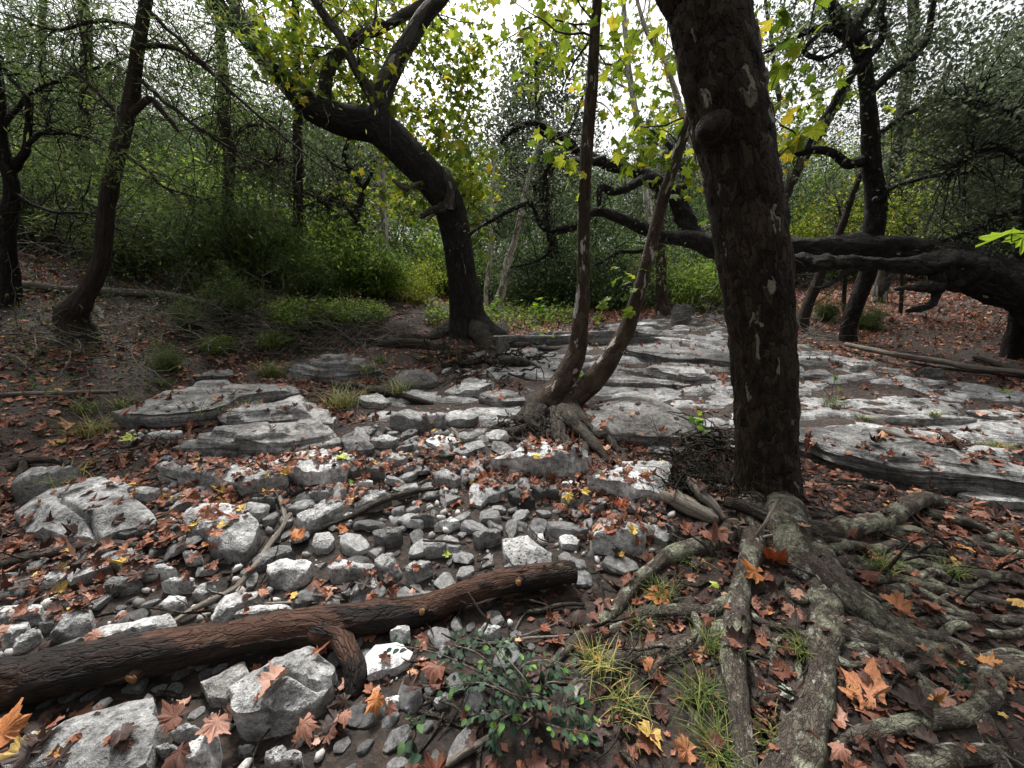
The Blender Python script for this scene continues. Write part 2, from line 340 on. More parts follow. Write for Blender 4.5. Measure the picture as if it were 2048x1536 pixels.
M['oak_leaf'] = leafm('grey_green_oak_leaf', [(0, (.035, .05, .025)), (.6, (.085, .11, .055)), (1, (.15, .18, .10))], .45, veins=False)
M['dark_leaf'] = leafm('dark_green_leaf', [(0, (.015, .032, .012)), (.6, (.055, .095, .028)), (1, (.13, .18, .05))], .48, veins=False)
M['cedar_leaf'] = leafm('cedar_needles', [(0, (.02, .04, .014)), (.6, (.08, .12, .035)), (1, (.18, .21, .06))], .5, veins=False)
M['bush_leaf'] = leafm('light_green_leaf', [(0, (.05, .095, .018)), (.6, (.13, .21, .035)), (1, (.28, .34, .05))], .5, veins=False)
M['privet'] = leafm('privet_leaf', [(0, (.012, .028, .015)), (.8, (.032, .066, .034)), (.94, (.06, .13, .03)), (1, (.12, .25, .03))], .25, True, False, .65)
M['grass'] = leafm('grass_blade', [(0, (.03, .055, .012)), (.6, (.09, .13, .025)), (1, (.30, .26, .08))], .3, veins=False)
M['seedling'] = leafm('seedling_leaf', [(0, (.10, .24, .03)), (.6, (.20, .36, .04)), (1, (.45, .50, .03))], .4, True, False)
def soilm():
    m, nt, b, _ = newmat('leafy_soil'); v = nd(nt, 'ShaderNodeNewGeometry').outputs['Position']
    n1 = noise(nt, v, 2.2, 6, .7); n2 = noise(nt, v, 30, 6, .75)
    c = ramp(nt, n1, [(.35, (.010, .0075, .006)), (.65, (.030, .022, .017))])
    c = mix(nt, .8, c, ramp(nt, n2, [(.35, g3(.35)), (.65, g3(1.7))]), 'MULTIPLY')
    vo = nd(nt, 'ShaderNodeTexVoronoi', {'Vector': v, 'Scale': 34.}); s = nd(nt, 'ShaderNodeSeparateColor', {0: vo.outputs['Color']})
    lc = ramp(nt, s.outputs[1], [(0, (.06, .03, .02)), (.6, (.16, .08, .05)), (1, (.26, .16, .11))])
    c = mix(nt, ramp(nt, s.outputs[0], [(.55, g3(0)), (.6, g3(.12))]), c, lc)
    nt.links.new(c, b.inputs['Base Color']); b.inputs['Roughness'].default_value = .95; bump(nt, b, math_(nt, 'ADD', n2, math_(nt, 'MULTIPLY', vo.outputs['Distance'], .5)), .02); return m
M['soil'] = soilm()
def pebm():
    m, nt, b, _ = newmat('pebble_limestone'); t = nd(nt, 'ShaderNodeAttribute', attribute_name='tint').outputs['Fac']
    n = noise(nt, nd(nt, 'ShaderNodeNewGeometry').outputs['Position'], 90, 4, .7)
    c = mix(nt, .7, ramp(nt, t, [(0, g3(.14, .06)), (.5, g3(.33, .05)), (1, g3(.56, .04))]), ramp(nt, n, [(.35, g3(.5)), (.65, g3(1.2))]), 'MULTIPLY')
    nt.links.new(c, b.inputs['Base Color']); b.inputs['Roughness'].default_value = .85; bump(nt, b, n, .006); return m
M['pebble'] = pebm()
#==STRUCTURE==
# ------------------------------------------------------------------ ground sheet
def axis(lo, a, b, hi, step, n0, n1):
    return np.concatenate([lo + (a - lo) * (1 - np.linspace(1, 0, n0, endpoint=False) ** 2), np.arange(a, b, step), b + (hi - b) * np.linspace(0, 1, n1) ** 2])
gx = axis(-90, -7, 8.5, 90, .055, 40, 40); gy = axis(-25, .3, 10, 120, .05, 14, 60)
X, Y = np.meshgrid(gx, gy); nxg, nyg = len(gx), len(gy)
def grid_faces(nx, ny):
    i = np.arange(ny - 1)[:, None] * nx + np.arange(nx - 1)[None]
    return np.stack([i, i + 1, i + nx + 1, i + nx], -1).reshape(-1, 4)
mb = MB(); mb.add(np.stack([X, Y, terrain(X, Y)], -1).reshape(-1, 3), grid_faces(nxg, nyg))
ground = solo('ground', mb, M['soil'], kind='structure', origin=(0, 0, 0))
# height map of everything that lies on the ground, so that leaves can lie on top of it
HX0, HY0, HC, HNX, HNY = -7.0, .3, .02, 800, 520
TOP = np.full((HNX, HNY), -9.0)
def stamp(V):
    i = ((V[:, 0] - HX0) / HC).astype(int); j = ((V[:, 1] - HY0) / HC).astype(int)
    k = (i >= 0) & (i < HNX - 1) & (j >= 0) & (j < HNY - 1)
    for a in (0, 1):
        for b in (0, 1): np.maximum.at(TOP, (i[k] + a, j[k] + b), V[k, 2])
def topz(x, y):
    t = terrain(x, y); i = np.clip(((x - HX0) / HC).astype(int), 0, HNX - 1); j = np.clip(((y - HY0) / HC).astype(int), 0, HNY - 1)
    return np.maximum(t, TOP[i, j]), TOP[i, j] > t + .012
# ------------------------------------------------------------------ bedrock: pale limestone in low steps across the creek
BED = [(880, 770), (905, 730), (985, 690), (1080, 672), (1180, 662), (1300, 640), (1420, 630), (1480, 636), (1570, 668), (1640, 700), (1780, 735), (1900, 770), (2060, 790), (2120, 960), (1900, 960), (1700, 905), (1600, 885), (1480, 895), (1380, 905), (1290, 880), (1180, 850), (1000, 850), (900, 850), (760, 830), (720, 790)]
bp = np.array([G(*q)[:2] for q in BED])
bx = np.arange(bp[:, 0].min() - .2, bp[:, 0].max() + .2, .03); by = np.arange(bp[:, 1].min() - .2, bp[:, 1].max() + .2, .03)
X, Y = np.meshgrid(bx, by)
d = np.full(X.shape, 9.)
for i in range(len(bp)):
    a, b = bp[i - 1], bp[i]; ab = b - a; t = np.clip(((X - a[0]) * ab[0] + (Y - a[1]) * ab[1]) / (ab @ ab), 0, 1)
    d = np.minimum(d, np.hypot(X - a[0] - t * ab[0], Y - a[1] - t * ab[1]))
d = np.where(inpoly(X, Y, bp), d, -d)
P3 = np.stack([X, Y, 0 * X], -1)
d = d + .18 * fbm(P3 * 1.7, 3, 21)
hb = .10 * (Y - 3) + .10 * fbm(P3 * np.array((.45, 1.0, 1)), 3, 22) - .02 * (X - 2)
stp = .075; q = hb / stp + .45 * fbm(P3 * np.array((2.2, 3.4, 1)), 3, 23); fl = np.floor(q); fr = q - fl
ter = (fl + smooth(.80, .99, fr) * .95 + fr * .05) * stp
zb = .5 * terrain(X, Y) + .5 * (ter - hb + terrain(X, Y)) + .035 + .016 * fbm(P3 * 7, 3, 24) + .5 * (ter - hb)
zb = np.where(d > 0, np.minimum(zb, terrain(X, Y) + .02 + .5 * d), terrain(X, Y) - .05)
zb = np.where((d > 0) & (fbm(P3 * 1.1, 3, 27) > .85), terrain(X, Y) - .01, zb)      # worn hollows filled with soil and leaves
F = grid_faces(len(bx), len(by)); keep = (d.ravel()[F] > -.05).any(1)
mb = MB(); V = np.stack([X, Y, zb], -1).reshape(-1, 3); mb.add(V, F[keep]); stamp(V[(d.ravel() > 0)])
bedrock = solo('bedrock', mb, M['bedrock'], kind='structure', origin=(0, 0, 0))
# ------------------------------------------------------------------ rocks traced one by one
def ray_r(poly, c, th):
    D = np.stack([np.cos(th), np.sin(th)], -1); R = np.zeros(len(th))
    for i in range(len(poly)):
        a = poly[i - 1] - c; e = poly[i] - poly[i - 1]
        det = D[:, 0] * e[1] - D[:, 1] * e[0]; det = np.where(np.abs(det) < 1e-9, 1e-9, det)
        t = (a[0] * e[1] - a[1] * e[0]) / det; u = (a[0] * D[:, 1] - a[1] * D[:, 0]) / det
        R = np.where((t > 0) & (u >= -1e-6) & (u <= 1 + 1e-6), np.maximum(R, t), R)
    return R
RING = np.array([0, .12, .24, .36, .48, .58, .68, .77, .85, .91, .96, 1.0])
def slab(label, poly, t=.1, mat='stone', strata=0., facets=3, cracks=(), dome=.12, name='rock', n=None, seed=None, rough=1., lean=None, raise_=0., steps=0):
    slab.k += 1; sd = seed or slab.k; r_ = np.random.default_rng(sd + 100)
    poly = np.asarray(poly, float); y0, y1 = poly[:, 1].min(), poly[:, 1].max()
    W = np.array([G(x, y, raise_ + t * (1 - .8 * (y - y0) / (y1 - y0))) for x, y in poly])
    p2 = W[:, :2]; A = np.column_stack([p2, np.ones(len(p2))])
    x_, y_ = p2[:, 0], p2[:, 1]; xr, yr = np.roll(x_, -1), np.roll(y_, -1); cr = x_ * yr - xr * y_
    c = np.array([((x_ + xr) * cr).sum(), ((y_ + yr) * cr).sum()]) / (3 * cr.sum())
    if not inpoly(np.array(c[0]), np.array(c[1]), p2): c = p2.mean(0)
    pl = np.linalg.lstsq(A, terrain(p2[:, 0], p2[:, 1]), rcond=None)[0] if len(p2) > 3 else np.array((0, 0, terrain(*c)))
    ext = np.ptp(p2, 0).max()
    n = n or int(np.clip(ext * 120, 48, 190)); th = np.linspace(0, 2 * pi, n, endpoint=False)
    R = ray_r(p2, c, th) * 1.06; R = np.where(R < 1e-3, R.mean(), R)
    R = R * (1 + .035 * rough * vnoise(np.stack([np.cos(th) * 2.5, np.sin(th) * 2.5, 0 * th + sd], -1) * 1.8, sd) + .025 * rough * vnoise(np.stack([np.cos(th), np.sin(th), 0 * th + sd], -1) * 9, sd + 1))
    rm = R.mean(); D = np.stack([np.cos(th), np.sin(th)], -1)
    S = RING if not cracks and ext < .55 else np.linspace(0, 1, 34 if ext < 1.2 else 60) ** .8
    xy = c + S[:, None, None] * R[None, :, None] * D[None]; q = xy - c
    gz = xy @ pl[:2] + pl[2]
    z = np.full(gz.shape, t) - dome * t * S[:, None] ** (5 if dome < .4 else 2.5)
    for f in range(facets):
        a = r_.uniform(0, 2 * pi); off = r_.uniform(.35, .8); sl = r_.uniform(.4, 1.5) * t
        z = np.minimum(z, t - sl * (S[:, None] * np.cos(th - a)[None] - off))
    P3 = np.concatenate([xy, np.full(xy.shape[:2] + (1,), sd * 3.1)], -1)
    z = z + t * rough * (.10 * fbm(P3 * (1.2 / rm), 3, sd) + .05 * fbm(P3 * (5 / rm), 2, sd + 5))
    if steps:
        h = t / steps; qn = z / h + .5 * vnoise(P3 * (1.6 / rm) * np.array((1, 1.8, 1)), sd + 8); fl = np.floor(qn); z = .35 * z + .65 * (fl + smooth(.7, 1, qn - fl)) * h
    for ck in cracks:
        k2 = np.array([G(x, y, t)[:2] for x, y in ck]); dd = np.full(gz.shape, 9.)
        k2 = catmull(k2, 24); k2 = k2 + .012 * np.stack([vnoise(np.column_stack([k2 * 9, k2[:, :1]]), sd), vnoise(np.column_stack([k2 * 9, k2[:, :1]]), sd + 2)], -1)
        for i in range(1, len(k2)):
            ab = k2[i] - k2[i - 1]; tt = np.clip(((xy - k2[i - 1]) @ ab) / (ab @ ab + 1e-12), 0, 1)
            dd = np.minimum(dd, np.linalg.norm(xy - k2[i - 1] - tt[..., None] * ab, axis=-1))
        z = z - .05 * np.exp(-(dd / .010) ** 2)
    z = np.maximum(z, .012) + gz + raise_
    # sides
    ze = z[-1]; zb = gz[-1] - .09; m = 9 if not strata else 15
    u = np.linspace(0, 1, m + 1)[1:]
    zs = ze[None] + (zb - ze)[None] * u[:, None]
    P4 = np.stack([np.cos(th)[None] * 1.2 + 0 * zs, np.sin(th)[None] * 1.2 + 0 * zs, (zs - zb) * (26 if strata else 9)], -1)
    ss = 1 + .015 * np.sin(pi * np.minimum(u * 1.6, 1))[:, None] - .04 * u[:, None] ** 2 * (1 if not strata else .6) + (.07 * strata * np.sign(vnoise(P4, sd + 3)) * np.abs(vnoise(P4, sd + 3)) ** .6 if strata else .03 * vnoise(P4, sd + 3)) * min(1, .35 / rm)
    sxy = c + ss[..., None] * R[None, :, None] * D[None]
    V = np.concatenate([np.concatenate([xy, z[..., None]], -1)[1:], np.concatenate([sxy, zs[..., None]], -1)]).reshape(-1, 3)
    V = np.vstack([V, [*c, z[0].mean()]]); mm = len(S) - 1 + m
    i = np.arange(mm - 1)[:, None] * n; j = np.arange(n)[None]; j2 = (j + 1) % n
    F = np.stack([i + j, i + n + j, i + n + j2, i + j2], -1).reshape(-1, 4); jj = np.arange(n)
    C = np.stack([0 * jj + len(V) - 1, jj, (jj + 1) % n], -1)
    mb = MB(); mb.add(V, [F, C]); stamp(V); ANCH.append((label, V[-1]))
    return solo(name, mb, M[mat], label, 'rock', sharp=48)
slab.k = 0; ANCH = []
def Z(k, *pts):
    o, s = {1: ((0, 1024), 2.926), 2: ((650, 1024), 2.926), 4: ((0, 640), 2.926), 5: ((600, 640), 2.926), 6: ((1200, 600), 2.415)}[k]
    return [(o[0] + x / s, o[1] + y / s) for x, y in pts]
# left bank and slabs
slab('broad grey boulder split by a curved crack at the left edge', Z(4, (120,1130),(290,1010),(440,930),(600,900),(640,960),(780,1050),(890,1140),(880,1190),(720,1240),(600,1270),(350,1260),(180,1230)), .13, cracks=[Z(4,(330,1010),(400,1070),(490,1130),(510,1170),(580,1210),(640,1250))], facets=3)
slab('mossy dark block tucked under the soil lip behind the cracked boulder', Z(4, (105,1050),(130,930),(250,850),(400,850),(470,895),(300,995),(200,1060)), .2, 'stone_dark')
slab('thin pale slab leaning off the right side of the cracked boulder', Z(4, (620,920),(700,930),(760,985),(920,1000),(930,1020),(850,1050),(760,1030),(650,980)), .07)
slab('long thin dark slab wedged under the front of the cracked boulder', Z(4, (680,1285),(780,1235),(885,1220),(880,1250),(760,1285)), .05, 'stone_dark')
slab('upright rough grey rock ringed by rust leaves right of the cracked boulder', Z(4, (1090,1100),(1200,1070),(1390,1080),(1460,1150),(1510,1200),(1500,1260),(1470,1340),(1430,1400),(1300,1390),(1230,1330),(1250,1260),(1140,1230),(1080,1150)), .13, 'stone')
slab('low rounded grey stone touching the back of the leaf-ringed rock', Z(4, (1060,1080),(1120,1030),(1230,1020),(1230,1060),(1100,1100)), .07)
slab('smooth dark round stone at the foot of the flat front slab', Z(4, (1280,1000),(1320,960),(1380,960),(1385,1010),(1320,1050),(1280,1040)), .08, 'stone_dark', facets=1, dome=.6)
slab('flat grey slab with a squared front, lowest of the left ledges', Z(4, (950,860),(1060,800),(1300,810),(1480,800),(1640,870),(1660,960),(1560,1000),(1420,1010),(1300,960),(1200,940),(1080,900)), .15, 'stone', strata=.4)
slab('blocky grey slab adjoining the squared slab on its right', Z(4, (1600,830),(1750,770),(1950,730),(2040,740),(2060,800),(2020,900),(1930,950),(1800,960),(1700,900)), .17, 'stone', strata=.4)
slab('long layered ledge with a rounded front edge, middle of the left ledges', Z(4, (1040,680),(1150,650),(1500,620),(1750,560),(1900,600),(1950,690),(1800,740),(1640,780),(1380,780),(1200,760),(1050,740)), .20, 'ledge', strata=1., steps=3)
slab('upper layered ledge littered with leaves, highest of the left ledges', Z(4, (690,590),(800,540),(870,470),(1000,410),(1200,360),(1700,340),(1760,390),(1650,450),(1400,490),(1250,560),(1000,600),(820,610)), .20, 'ledge', strata=1., steps=3)
slab('leaf-strewn slab joining the upper and middle left ledges', Z(4, (1300,545),(1500,490),(1750,435),(1890,470),(1950,550),(1930,640),(1750,600),(1500,640),(1350,640)), .18, 'ledge', strata=.7, steps=2)
slab('small triangular chip resting between the middle and lowest left ledges', Z(4, (1250,785),(1310,745),(1395,785),(1380,805),(1260,800)), .06, 'stone_dark')
slab('little pale tongue of rock poking out beneath the upper left ledge', Z(4, (850,680),(930,650),(1060,640),(1060,690),(930,690)), .06)
slab('striated grey dome of rock beneath the brush pile', Z(4, (1680,240),(1800,200),(2048,180),(2180,200),(2230,250),(2150,310),(2000,335),(1850,330),(1720,280)), .3, 'ledge', strata=1., steps=4, dome=.7)
slab('pale shelf of rock half buried in leaves behind the upper ledge', Z(4, (1130,330),(1250,290),(1350,285),(1360,320),(1200,350)), .05, 'ledge')
slab('small dark capped stone above the dead stick tip', Z(4, (1480,1050),(1590,1030),(1610,1080),(1540,1100),(1480,1080)), .08, 'stone_dark')
slab('long dark two-tone stone slanting up behind the white cobbles', Z(4, (1750,1170),(1850,1100),(1990,1040),(2000,1100),(1900,1180),(1820,1230),(1760,1200)), .10, 'stone')
slab('round knob of stone on the upper left of the slanting two-tone stone', Z(4, (1810,1020),(1860,990),(1940,1020),(1900,1060),(1820,1060)), .09, 'stone_dark', facets=2)
slab('upright white oval cobble left of the orange leaf pair', Z(4, (1830,1330),(1850,1250),(1920,1230),(1955,1290),(1920,1350),(1860,1360)), .07, 'stone_white', facets=2)
slab('slanted pale stone touching the long grey stick', Z(4, (1480,1400),(1560,1340),(1690,1310),(1700,1360),(1580,1420),(1500,1470)), .07)
slab('angular grey stone with a ridge, right of the long grey stick', Z(4, (1570,1440),(1640,1390),(1770,1390),(1820,1420),(1790,1500),(1700,1570),(1600,1540),(1570,1500)), .09)
slab('small faceted grey stone below the tip of the dark split branch', Z(4, (1070,1380),(1120,1340),(1170,1340),(1180,1390),(1150,1430),(1090,1420)), .08)
slab('rounded brown-grey stone under the fork of the dark branch', Z(4, (620,1440),(680,1390),(800,1390),(800,1430),(700,1470),(640,1470)), .08, 'tanrock', facets=1)
slab('flat pale stone overlapping its neighbour left of the long stick', Z(4, (700,1480),(880,1420),(1030,1440),(1010,1500),(850,1515),(780,1510)), .08)
# foreground left
slab('huge flat grey slab filling the lower left corner', Z(1, (110,1498),(290,1320),(480,1210),(700,1110),(880,1075),(890,1110),(860,1190),(910,1220),(870,1400),(840,1560),(60,1590)), .10, 'stone', facets=2, dome=.15)
slab('large tilted grey block lying under the bent log', Z(1, (1400,1080),(1500,960),(1620,860),(1830,780),(1940,860),(1920,1000),(1850,1080),(1680,1230),(1460,1300),(1390,1250),(1400,1180),(1360,1090)), .17, 'stone', facets=4, cracks=[Z(1,(1560,930),(1680,920),(1800,930),(1920,920))])
slab('moss-tinged flat stone left of the tilted block', Z(1, (1180,1000),(1300,900),(1420,870),(1450,950),(1370,1040),(1330,1130),(1240,1120)), .06, 'tanrock')
slab('upright pointed pale stone at the bottom left', Z(1, (1080,1510),(1150,1350),(1200,1220),(1250,1210),(1280,1380),(1270,1520)), .10, 'stone_white')
slab('small pale rounded stone above the pointed stone', Z(1, (1000,1290),(1080,1230),(1170,1240),(1150,1290),(1040,1340)), .06)
slab('small dark-pocked stone left of the pointed stone', Z(1, (910,1400),(960,1345),(1050,1360),(1040,1420),(960,1450)), .05, 'stone_pit')
slab('pale block cut by the bottom edge below the tilted block', Z(1, (1560,1490),(1560,1400),(1640,1360),(1760,1410),(1770,1510),(1600,1540)), .08, 'stone_pit')
slab('little speckled stone between pale block and tilted block', Z(1, (1390,1410),(1440,1360),(1480,1350),(1470,1420),(1420,1440)), .05, 'stone_pit')
slab('broad white slab right behind the left end of the log', Z(1, (560,790),(620,690),(780,630),(980,600),(1020,640),(1000,690),(850,735),(650,790)), .09, 'stone_white', facets=2)
slab('pale oblong stone standing on edge left of the white slab', Z(1, (300,740),(330,640),(420,580),(530,560),(530,640),(450,720),(380,750)), .08, 'stone')
slab('small lens-shaped white stone near the left edge', Z(1, (290,560),(340,510),(460,495),(465,530),(380,575)), .05, 'stone_white')
slab('slender slanting white stone below the dark branch', Z(1, (140,470),(250,380),(330,340),(395,360),(350,420),(230,465)), .06)
slab('flat grey stone cut by the left edge above the log', Z(1, (-60,600),(0,555),(100,530),(240,545),(220,600),(100,640),(-40,700)), .08)
slab('long narrow grey stone at the left edge, upper of two', Z(1, (-40,790),(0,740),(60,660),(160,635),(150,690),(60,760),(-10,820)), .07)
slab('narrow grey stone just behind the log end, lower of two', Z(1, (80,800),(140,720),(220,665),(230,700),(160,780),(100,820)), .06)
slab('little tan knob of stone beside the oblong stone', Z(1, (230,680),(260,640),(310,630),(315,670),(260,700)), .05, 'stone_white', facets=2)
slab('pale grey stone with its twin overlapping it on the right', Z(1, (620,470),(650,400),(770,355),(820,380),(800,440),(700,480)), .07)
slab('pale stone propped on the leaf bed below the flat pair', Z(1, (950,430),(1020,370),(1130,390),(1130,440),(1020,470)), .08)
slab('squarish white stone directly left of the thin crossing twig', Z(1, (940,580),(990,490),(1080,485),(1070,550),(1000,590)), .06, 'stone_white')
slab('broad pale stone pinned under the crossing of stick and twig', Z(1, (1240,610),(1280,530),(1380,470),(1520,455),(1480,520),(1350,600),(1250,640)), .07)
slab('white flat stone touching the back of the log', Z(1, (1380,620),(1480,550),(1660,530),(1715,580),(1600,615),(1400,640)), .06, 'stone_white')
slab('small oval stone left of the stick near the crossing twig', Z(1, (1130,500),(1180,430),(1240,400),(1265,450),(1200,520)), .06)
# the cobble field
slab('dark grey flat-topped stone right of the middle ledge', Z(5, (240,700),(300,670),(400,700),(435,770),(320,780),(270,750)), .10, 'stone_dark')
slab('pair-topped pale rock behind the dark flat-topped stone', Z(5, (420,710),(500,660),(570,690),(560,735),(450,740)), .08)
slab('dark wedge of rock right of the blocky slab', Z(5, (270,865),(400,840),(500,890),(470,920),(350,930),(280,905)), .10, 'stone_dark')
slab('white egg-shaped cobble in front of the dark wedge', Z(5, (310,965),(350,930),(420,940),(425,970),(340,985)), .06, 'stone_white', facets=1)
slab('grey faceted block above the dark straight stick', Z(5, (320,1075),(420,1010),(500,990),(530,1040),(440,1100),(340,1115)), .10)
slab('flat grey stone at the upper end of the dark straight stick', Z(5, (540,1000),(590,960),(680,950),(690,1000),(600,1040)), .07)
slab('crumbly pale rock right of the stick, leaves on its right', Z(5, (780,895),(860,870),(945,950),(900,970),(800,950)), .08, 'stone_white')
slab('flat triangular grey stone in the middle of the cobbles', Z(5, (1070,900),(1160,920),(1260,980),(1180,1030),(1100,1050),(1060,1090),(1000,1070),(995,990)), .07)
slab('dark lens-shaped stone right of the triangular stone', Z(5, (1220,1010),(1310,990),(1370,1070),(1330,1090),(1250,1055)), .07, 'stone_dark')
slab('dark six-sided stone between triangular stone and lumpy white rock', Z(5, (1360,990),(1440,950),(1520,980),(1500,1030),(1410,1045)), .08, 'stone_dark')
slab('rounded grey stone right of the six-sided stone', Z(5, (1530,1040),(1560,1000),(1650,980),(1690,1030),(1640,1080),(1550,1085)), .09)
slab('thin white flat chip behind the rounded grey stone', Z(5, (1530,955),(1580,935),(1640,965),(1590,985)), .04, 'stone_white')
slab('small white egg stone below the root-held boulder', Z(5, (1210,890),(1240,870),(1280,885),(1270,910),(1225,910)), .05, 'stone_white', facets=0)
slab('big smooth white boulder at the right end of the cobbles', Z(5, (1705,1250),(1760,1190),(1880,1180),(1960,1220),(2015,1280),(1980,1330),(1870,1370),(1800,1320),(1720,1300)), .15, 'stone_white', facets=3)
slab('square pitted grey stone behind the right half of the log', Z(5, (1190,1270),(1330,1255),(1420,1310),(1470,1360),(1460,1430),(1330,1470),(1240,1460),(1200,1370)), .08, 'stone_pit', facets=2)
slab('dark faceted stone above left of the pitted stone', Z(5, (1010,1270),(1060,1210),(1160,1220),(1170,1260),(1110,1310),(1050,1325)), .09, 'stone_dark')
slab('low flat pale stone between pitted stone and white boulder', Z(5, (1520,1270),(1580,1240),(1640,1280),(1620,1340),(1540,1330)), .05)
slab('grey stone in leaves right of the big white boulder', Z(2, (1900,80),(1970,55),(2030,60),(2045,140),(1990,200),(1920,150)), .05, 'stone')
slab('pointed shard of grey stone in the upper cobbles', Z(5, (780,1230),(880,1150),(930,1180),(880,1225)), .07)
slab('dark rounded stone left of the pointed shard', Z(5, (650,1190),(700,1130),(780,1140),(780,1180),(700,1205)), .09, 'stone_dark', facets=2)
slab('grey banded stone left of the small white cobbles', Z(5, (430,1260),(480,1205),(590,1210),(580,1290),(500,1320),(440,1300)), .09, 'ledge', strata=.5)
slab('domed grey stone under the short dark twig', Z(5, (720,1345),(790,1300),(860,1320),(830,1365),(750,1385)), .08)
slab('tall rounded grey stone leaning between the two pale ones', Z(5, (440,1420),(480,1355),(540,1360),(590,1450),(570,1510),(470,1520)), .10)
slab('wide pale domed stone behind the middle of the log', Z(5, (165,1450),(230,1400),(330,1400),(440,1440),(420,1500),(200,1530)), .10, 'stone_white', facets=2)
slab('grey oval stone leaning right of the tall rounded stone', Z(5, (620,1490),(660,1405),(730,1390),(770,1430),(700,1500),(640,1535)), .09)
slab('arched grey stone touching the log behind its bend', Z(2, (150,525),(230,390),(290,375),(335,480),(210,525)), .08)
slab('large grey boulder held under the twin tree roots', Z(5, (1140,790),(1300,720),(1440,700),(1560,740),(1690,790),(1660,830),(1550,885),(1400,890),(1250,860),(1170,825)), .20, 'stone', facets=3, strata=.3)
slab('broad brown-grey slab sloping right of the twin tree', Z(5, (1650,520),(1750,430),(1900,400),(2060,420),(2200,500),(2380,640),(2300,720),(2000,700),(1850,680),(1750,640)), .20, 'tanrock', strata=.6, facets=2, dome=.5)
slab('lumpy white rock left of the big sycamore foot', Z(5, (1680,970),(1780,890),(1900,820),(2060,810),(2160,840),(2160,920),(2100,1010),(1960,1050),(1880,985),(1750,975)), .13, 'stone_white', facets=3)
slab('pale slab split across, behind the leaves in the upper cobbles', Z(5, (880,780),(960,720),(1060,700),(1080,750),(950,805)), .06)
slab('low white slab left of the split pale slab', Z(5, (740,710),(800,670),(900,690),(920,730),(830,755),(760,735)), .05, 'stone_white')
slab('dark grey flat slab under the weedy root', Z(5, (520,560),(650,520),(830,540),(845,605),(700,640),(560,600)), .15, 'stone_dark', strata=.5)
slab('cracked pale block right of the dark flat slab', Z(5, (845,560),(940,510),(1045,570),(1010,610),(880,615)), .09, 'stone', strata=.5)
slab('tan mound of rock behind the weeds', Z(5, (540,310),(680,270),(790,300),(800,350),(700,395),(590,395)), .2, 'tanrock', strata=.5, dome=.6)
slab('pale stone step left of the twin tree, upper one', Z(5, (850,420),(940,370),(1040,350),(1120,380),(1040,430),(900,445)), .10, 'ledge', strata=.6)
slab('pale grooved stone step left of the twin tree, lower one', Z(5, (1050,450),(1170,400),(1300,430),(1315,480),(1150,495)), .10, 'ledge', strata=.8, steps=2)
slab('pale flat stone between weedy root and cracked block', Z(5, (330,440),(450,420),(520,470),(480,510),(380,500)), .08, 'ledge', strata=.5)
slab('white stone below the leaf pile of the weedy root', Z(5, (590,870),(650,835),(700,855),(680,885),(620,890)), .05, 'stone_white')
slab('pale split stone above the flat grey stone', Z(5, (480,800),(560,770),(620,820),(590,845),(510,835)), .06)
# foreground centre
slab('small grey egg stone in the angle of log and stub', Z(2, (385,735),(420,670),(490,655),(495,720),(440,765)), .07)
slab('white flat slab right of the log stub', Z(2, (245,860),(300,780),(450,760),(505,810),(490,880),(400,935),(260,975)), .05, 'stone_white', facets=2)
slab('cream square-cut stone behind the green shrub', Z(2, (895,690),(940,635),(1030,690),(1000,720),(940,755)), .06, 'stone_white')
slab('white chip left of the green shrub', Z(2, (650,820),(690,765),(735,795),(680,865)), .03, 'stone_white')
slab('white pitted stone among the leaves below the log stub', Z(2, (350,1080),(430,1070),(430,1140),(370,1165)), .05, 'stone_white')
slab('white jagged stone left of the dark sprig', Z(2, (640,1130),(680,1050),(730,1060),(720,1120),(660,1150)), .04, 'stone_white')
slab('white crumbly stone under the shrub bottom', Z(2, (890,1220),(920,1150),(960,1160),(940,1230)), .04, 'stone_white')
# right: layered shelves
slab('long dark layered shelf running out at the right edge', Z(6, (960,600),(1150,585),(1350,600),(1550,650),(1800,760),(2100,860),(2110,950),(1800,915),(1500,865),(1350,805),(1150,735),(960,660)), .19, 'ledge_dark', strata=1.0, steps=4, facets=0, dome=.3)
slab('pale slab lying under the dark layered shelf', Z(6, (1730,930),(1850,915),(2080,950),(2080,1000),(1850,985)), .05, 'stone')
slab('flat grey paving stone below the long pole', Z(6, (1180,305),(1290,290),(1310,330),(1210,342)), .10, 'ledge')
slab('dark shelf of rock behind the flat paving stone', Z(6, (1510,345),(1600,325),(1700,340),(1650,362),(1540,362)), .12, 'ledge_dark', strata=1.)
slab('long dark log-like ledge behind the twin tree', Z(5, (1140,95),(1400,75),(1700,60),(2030,60),(2060,100),(1800,110),(1500,125),(1200,130)), .22, 'ledge_dark', strata=1.3, steps=3)
slab('second thin ledge below the log-like ledge', Z(6, (130,225),(300,205),(500,230),(650,265),(655,330),(500,305),(320,285),(180,255)), .16, 'ledge', strata=1.2, steps=3)
slab('stepped ledge at the big sycamore left side', Z(6, (230,325),(350,300),(470,330),(520,385),(430,400),(330,360)), .14, 'ledge', strata=1.2, steps=3)
slab('thin broken ledge with a dark gap beneath it', Z(6, (30,390),(150,365),(330,400),(430,415),(300,430),(120,410)), .09, 'ledge', strata=1.)
slab('pale ledge rim left of the log-like ledge', Z(5, (1000,40),(1150,55),(1180,85),(1050,95)), .08, 'ledge_dark', strata=1.)
slab('low grey outcrop beyond the creek at its far bend', Z(6, (340,60),(430,20),(470,50),(430,95),(370,100)), .45, 'ledge', strata=1., steps=3)
slab('flat bright slab at the far head of the creek', Z(6, (170,115),(230,105),(300,110),(290,130),(200,132)), .10, 'stone_white')
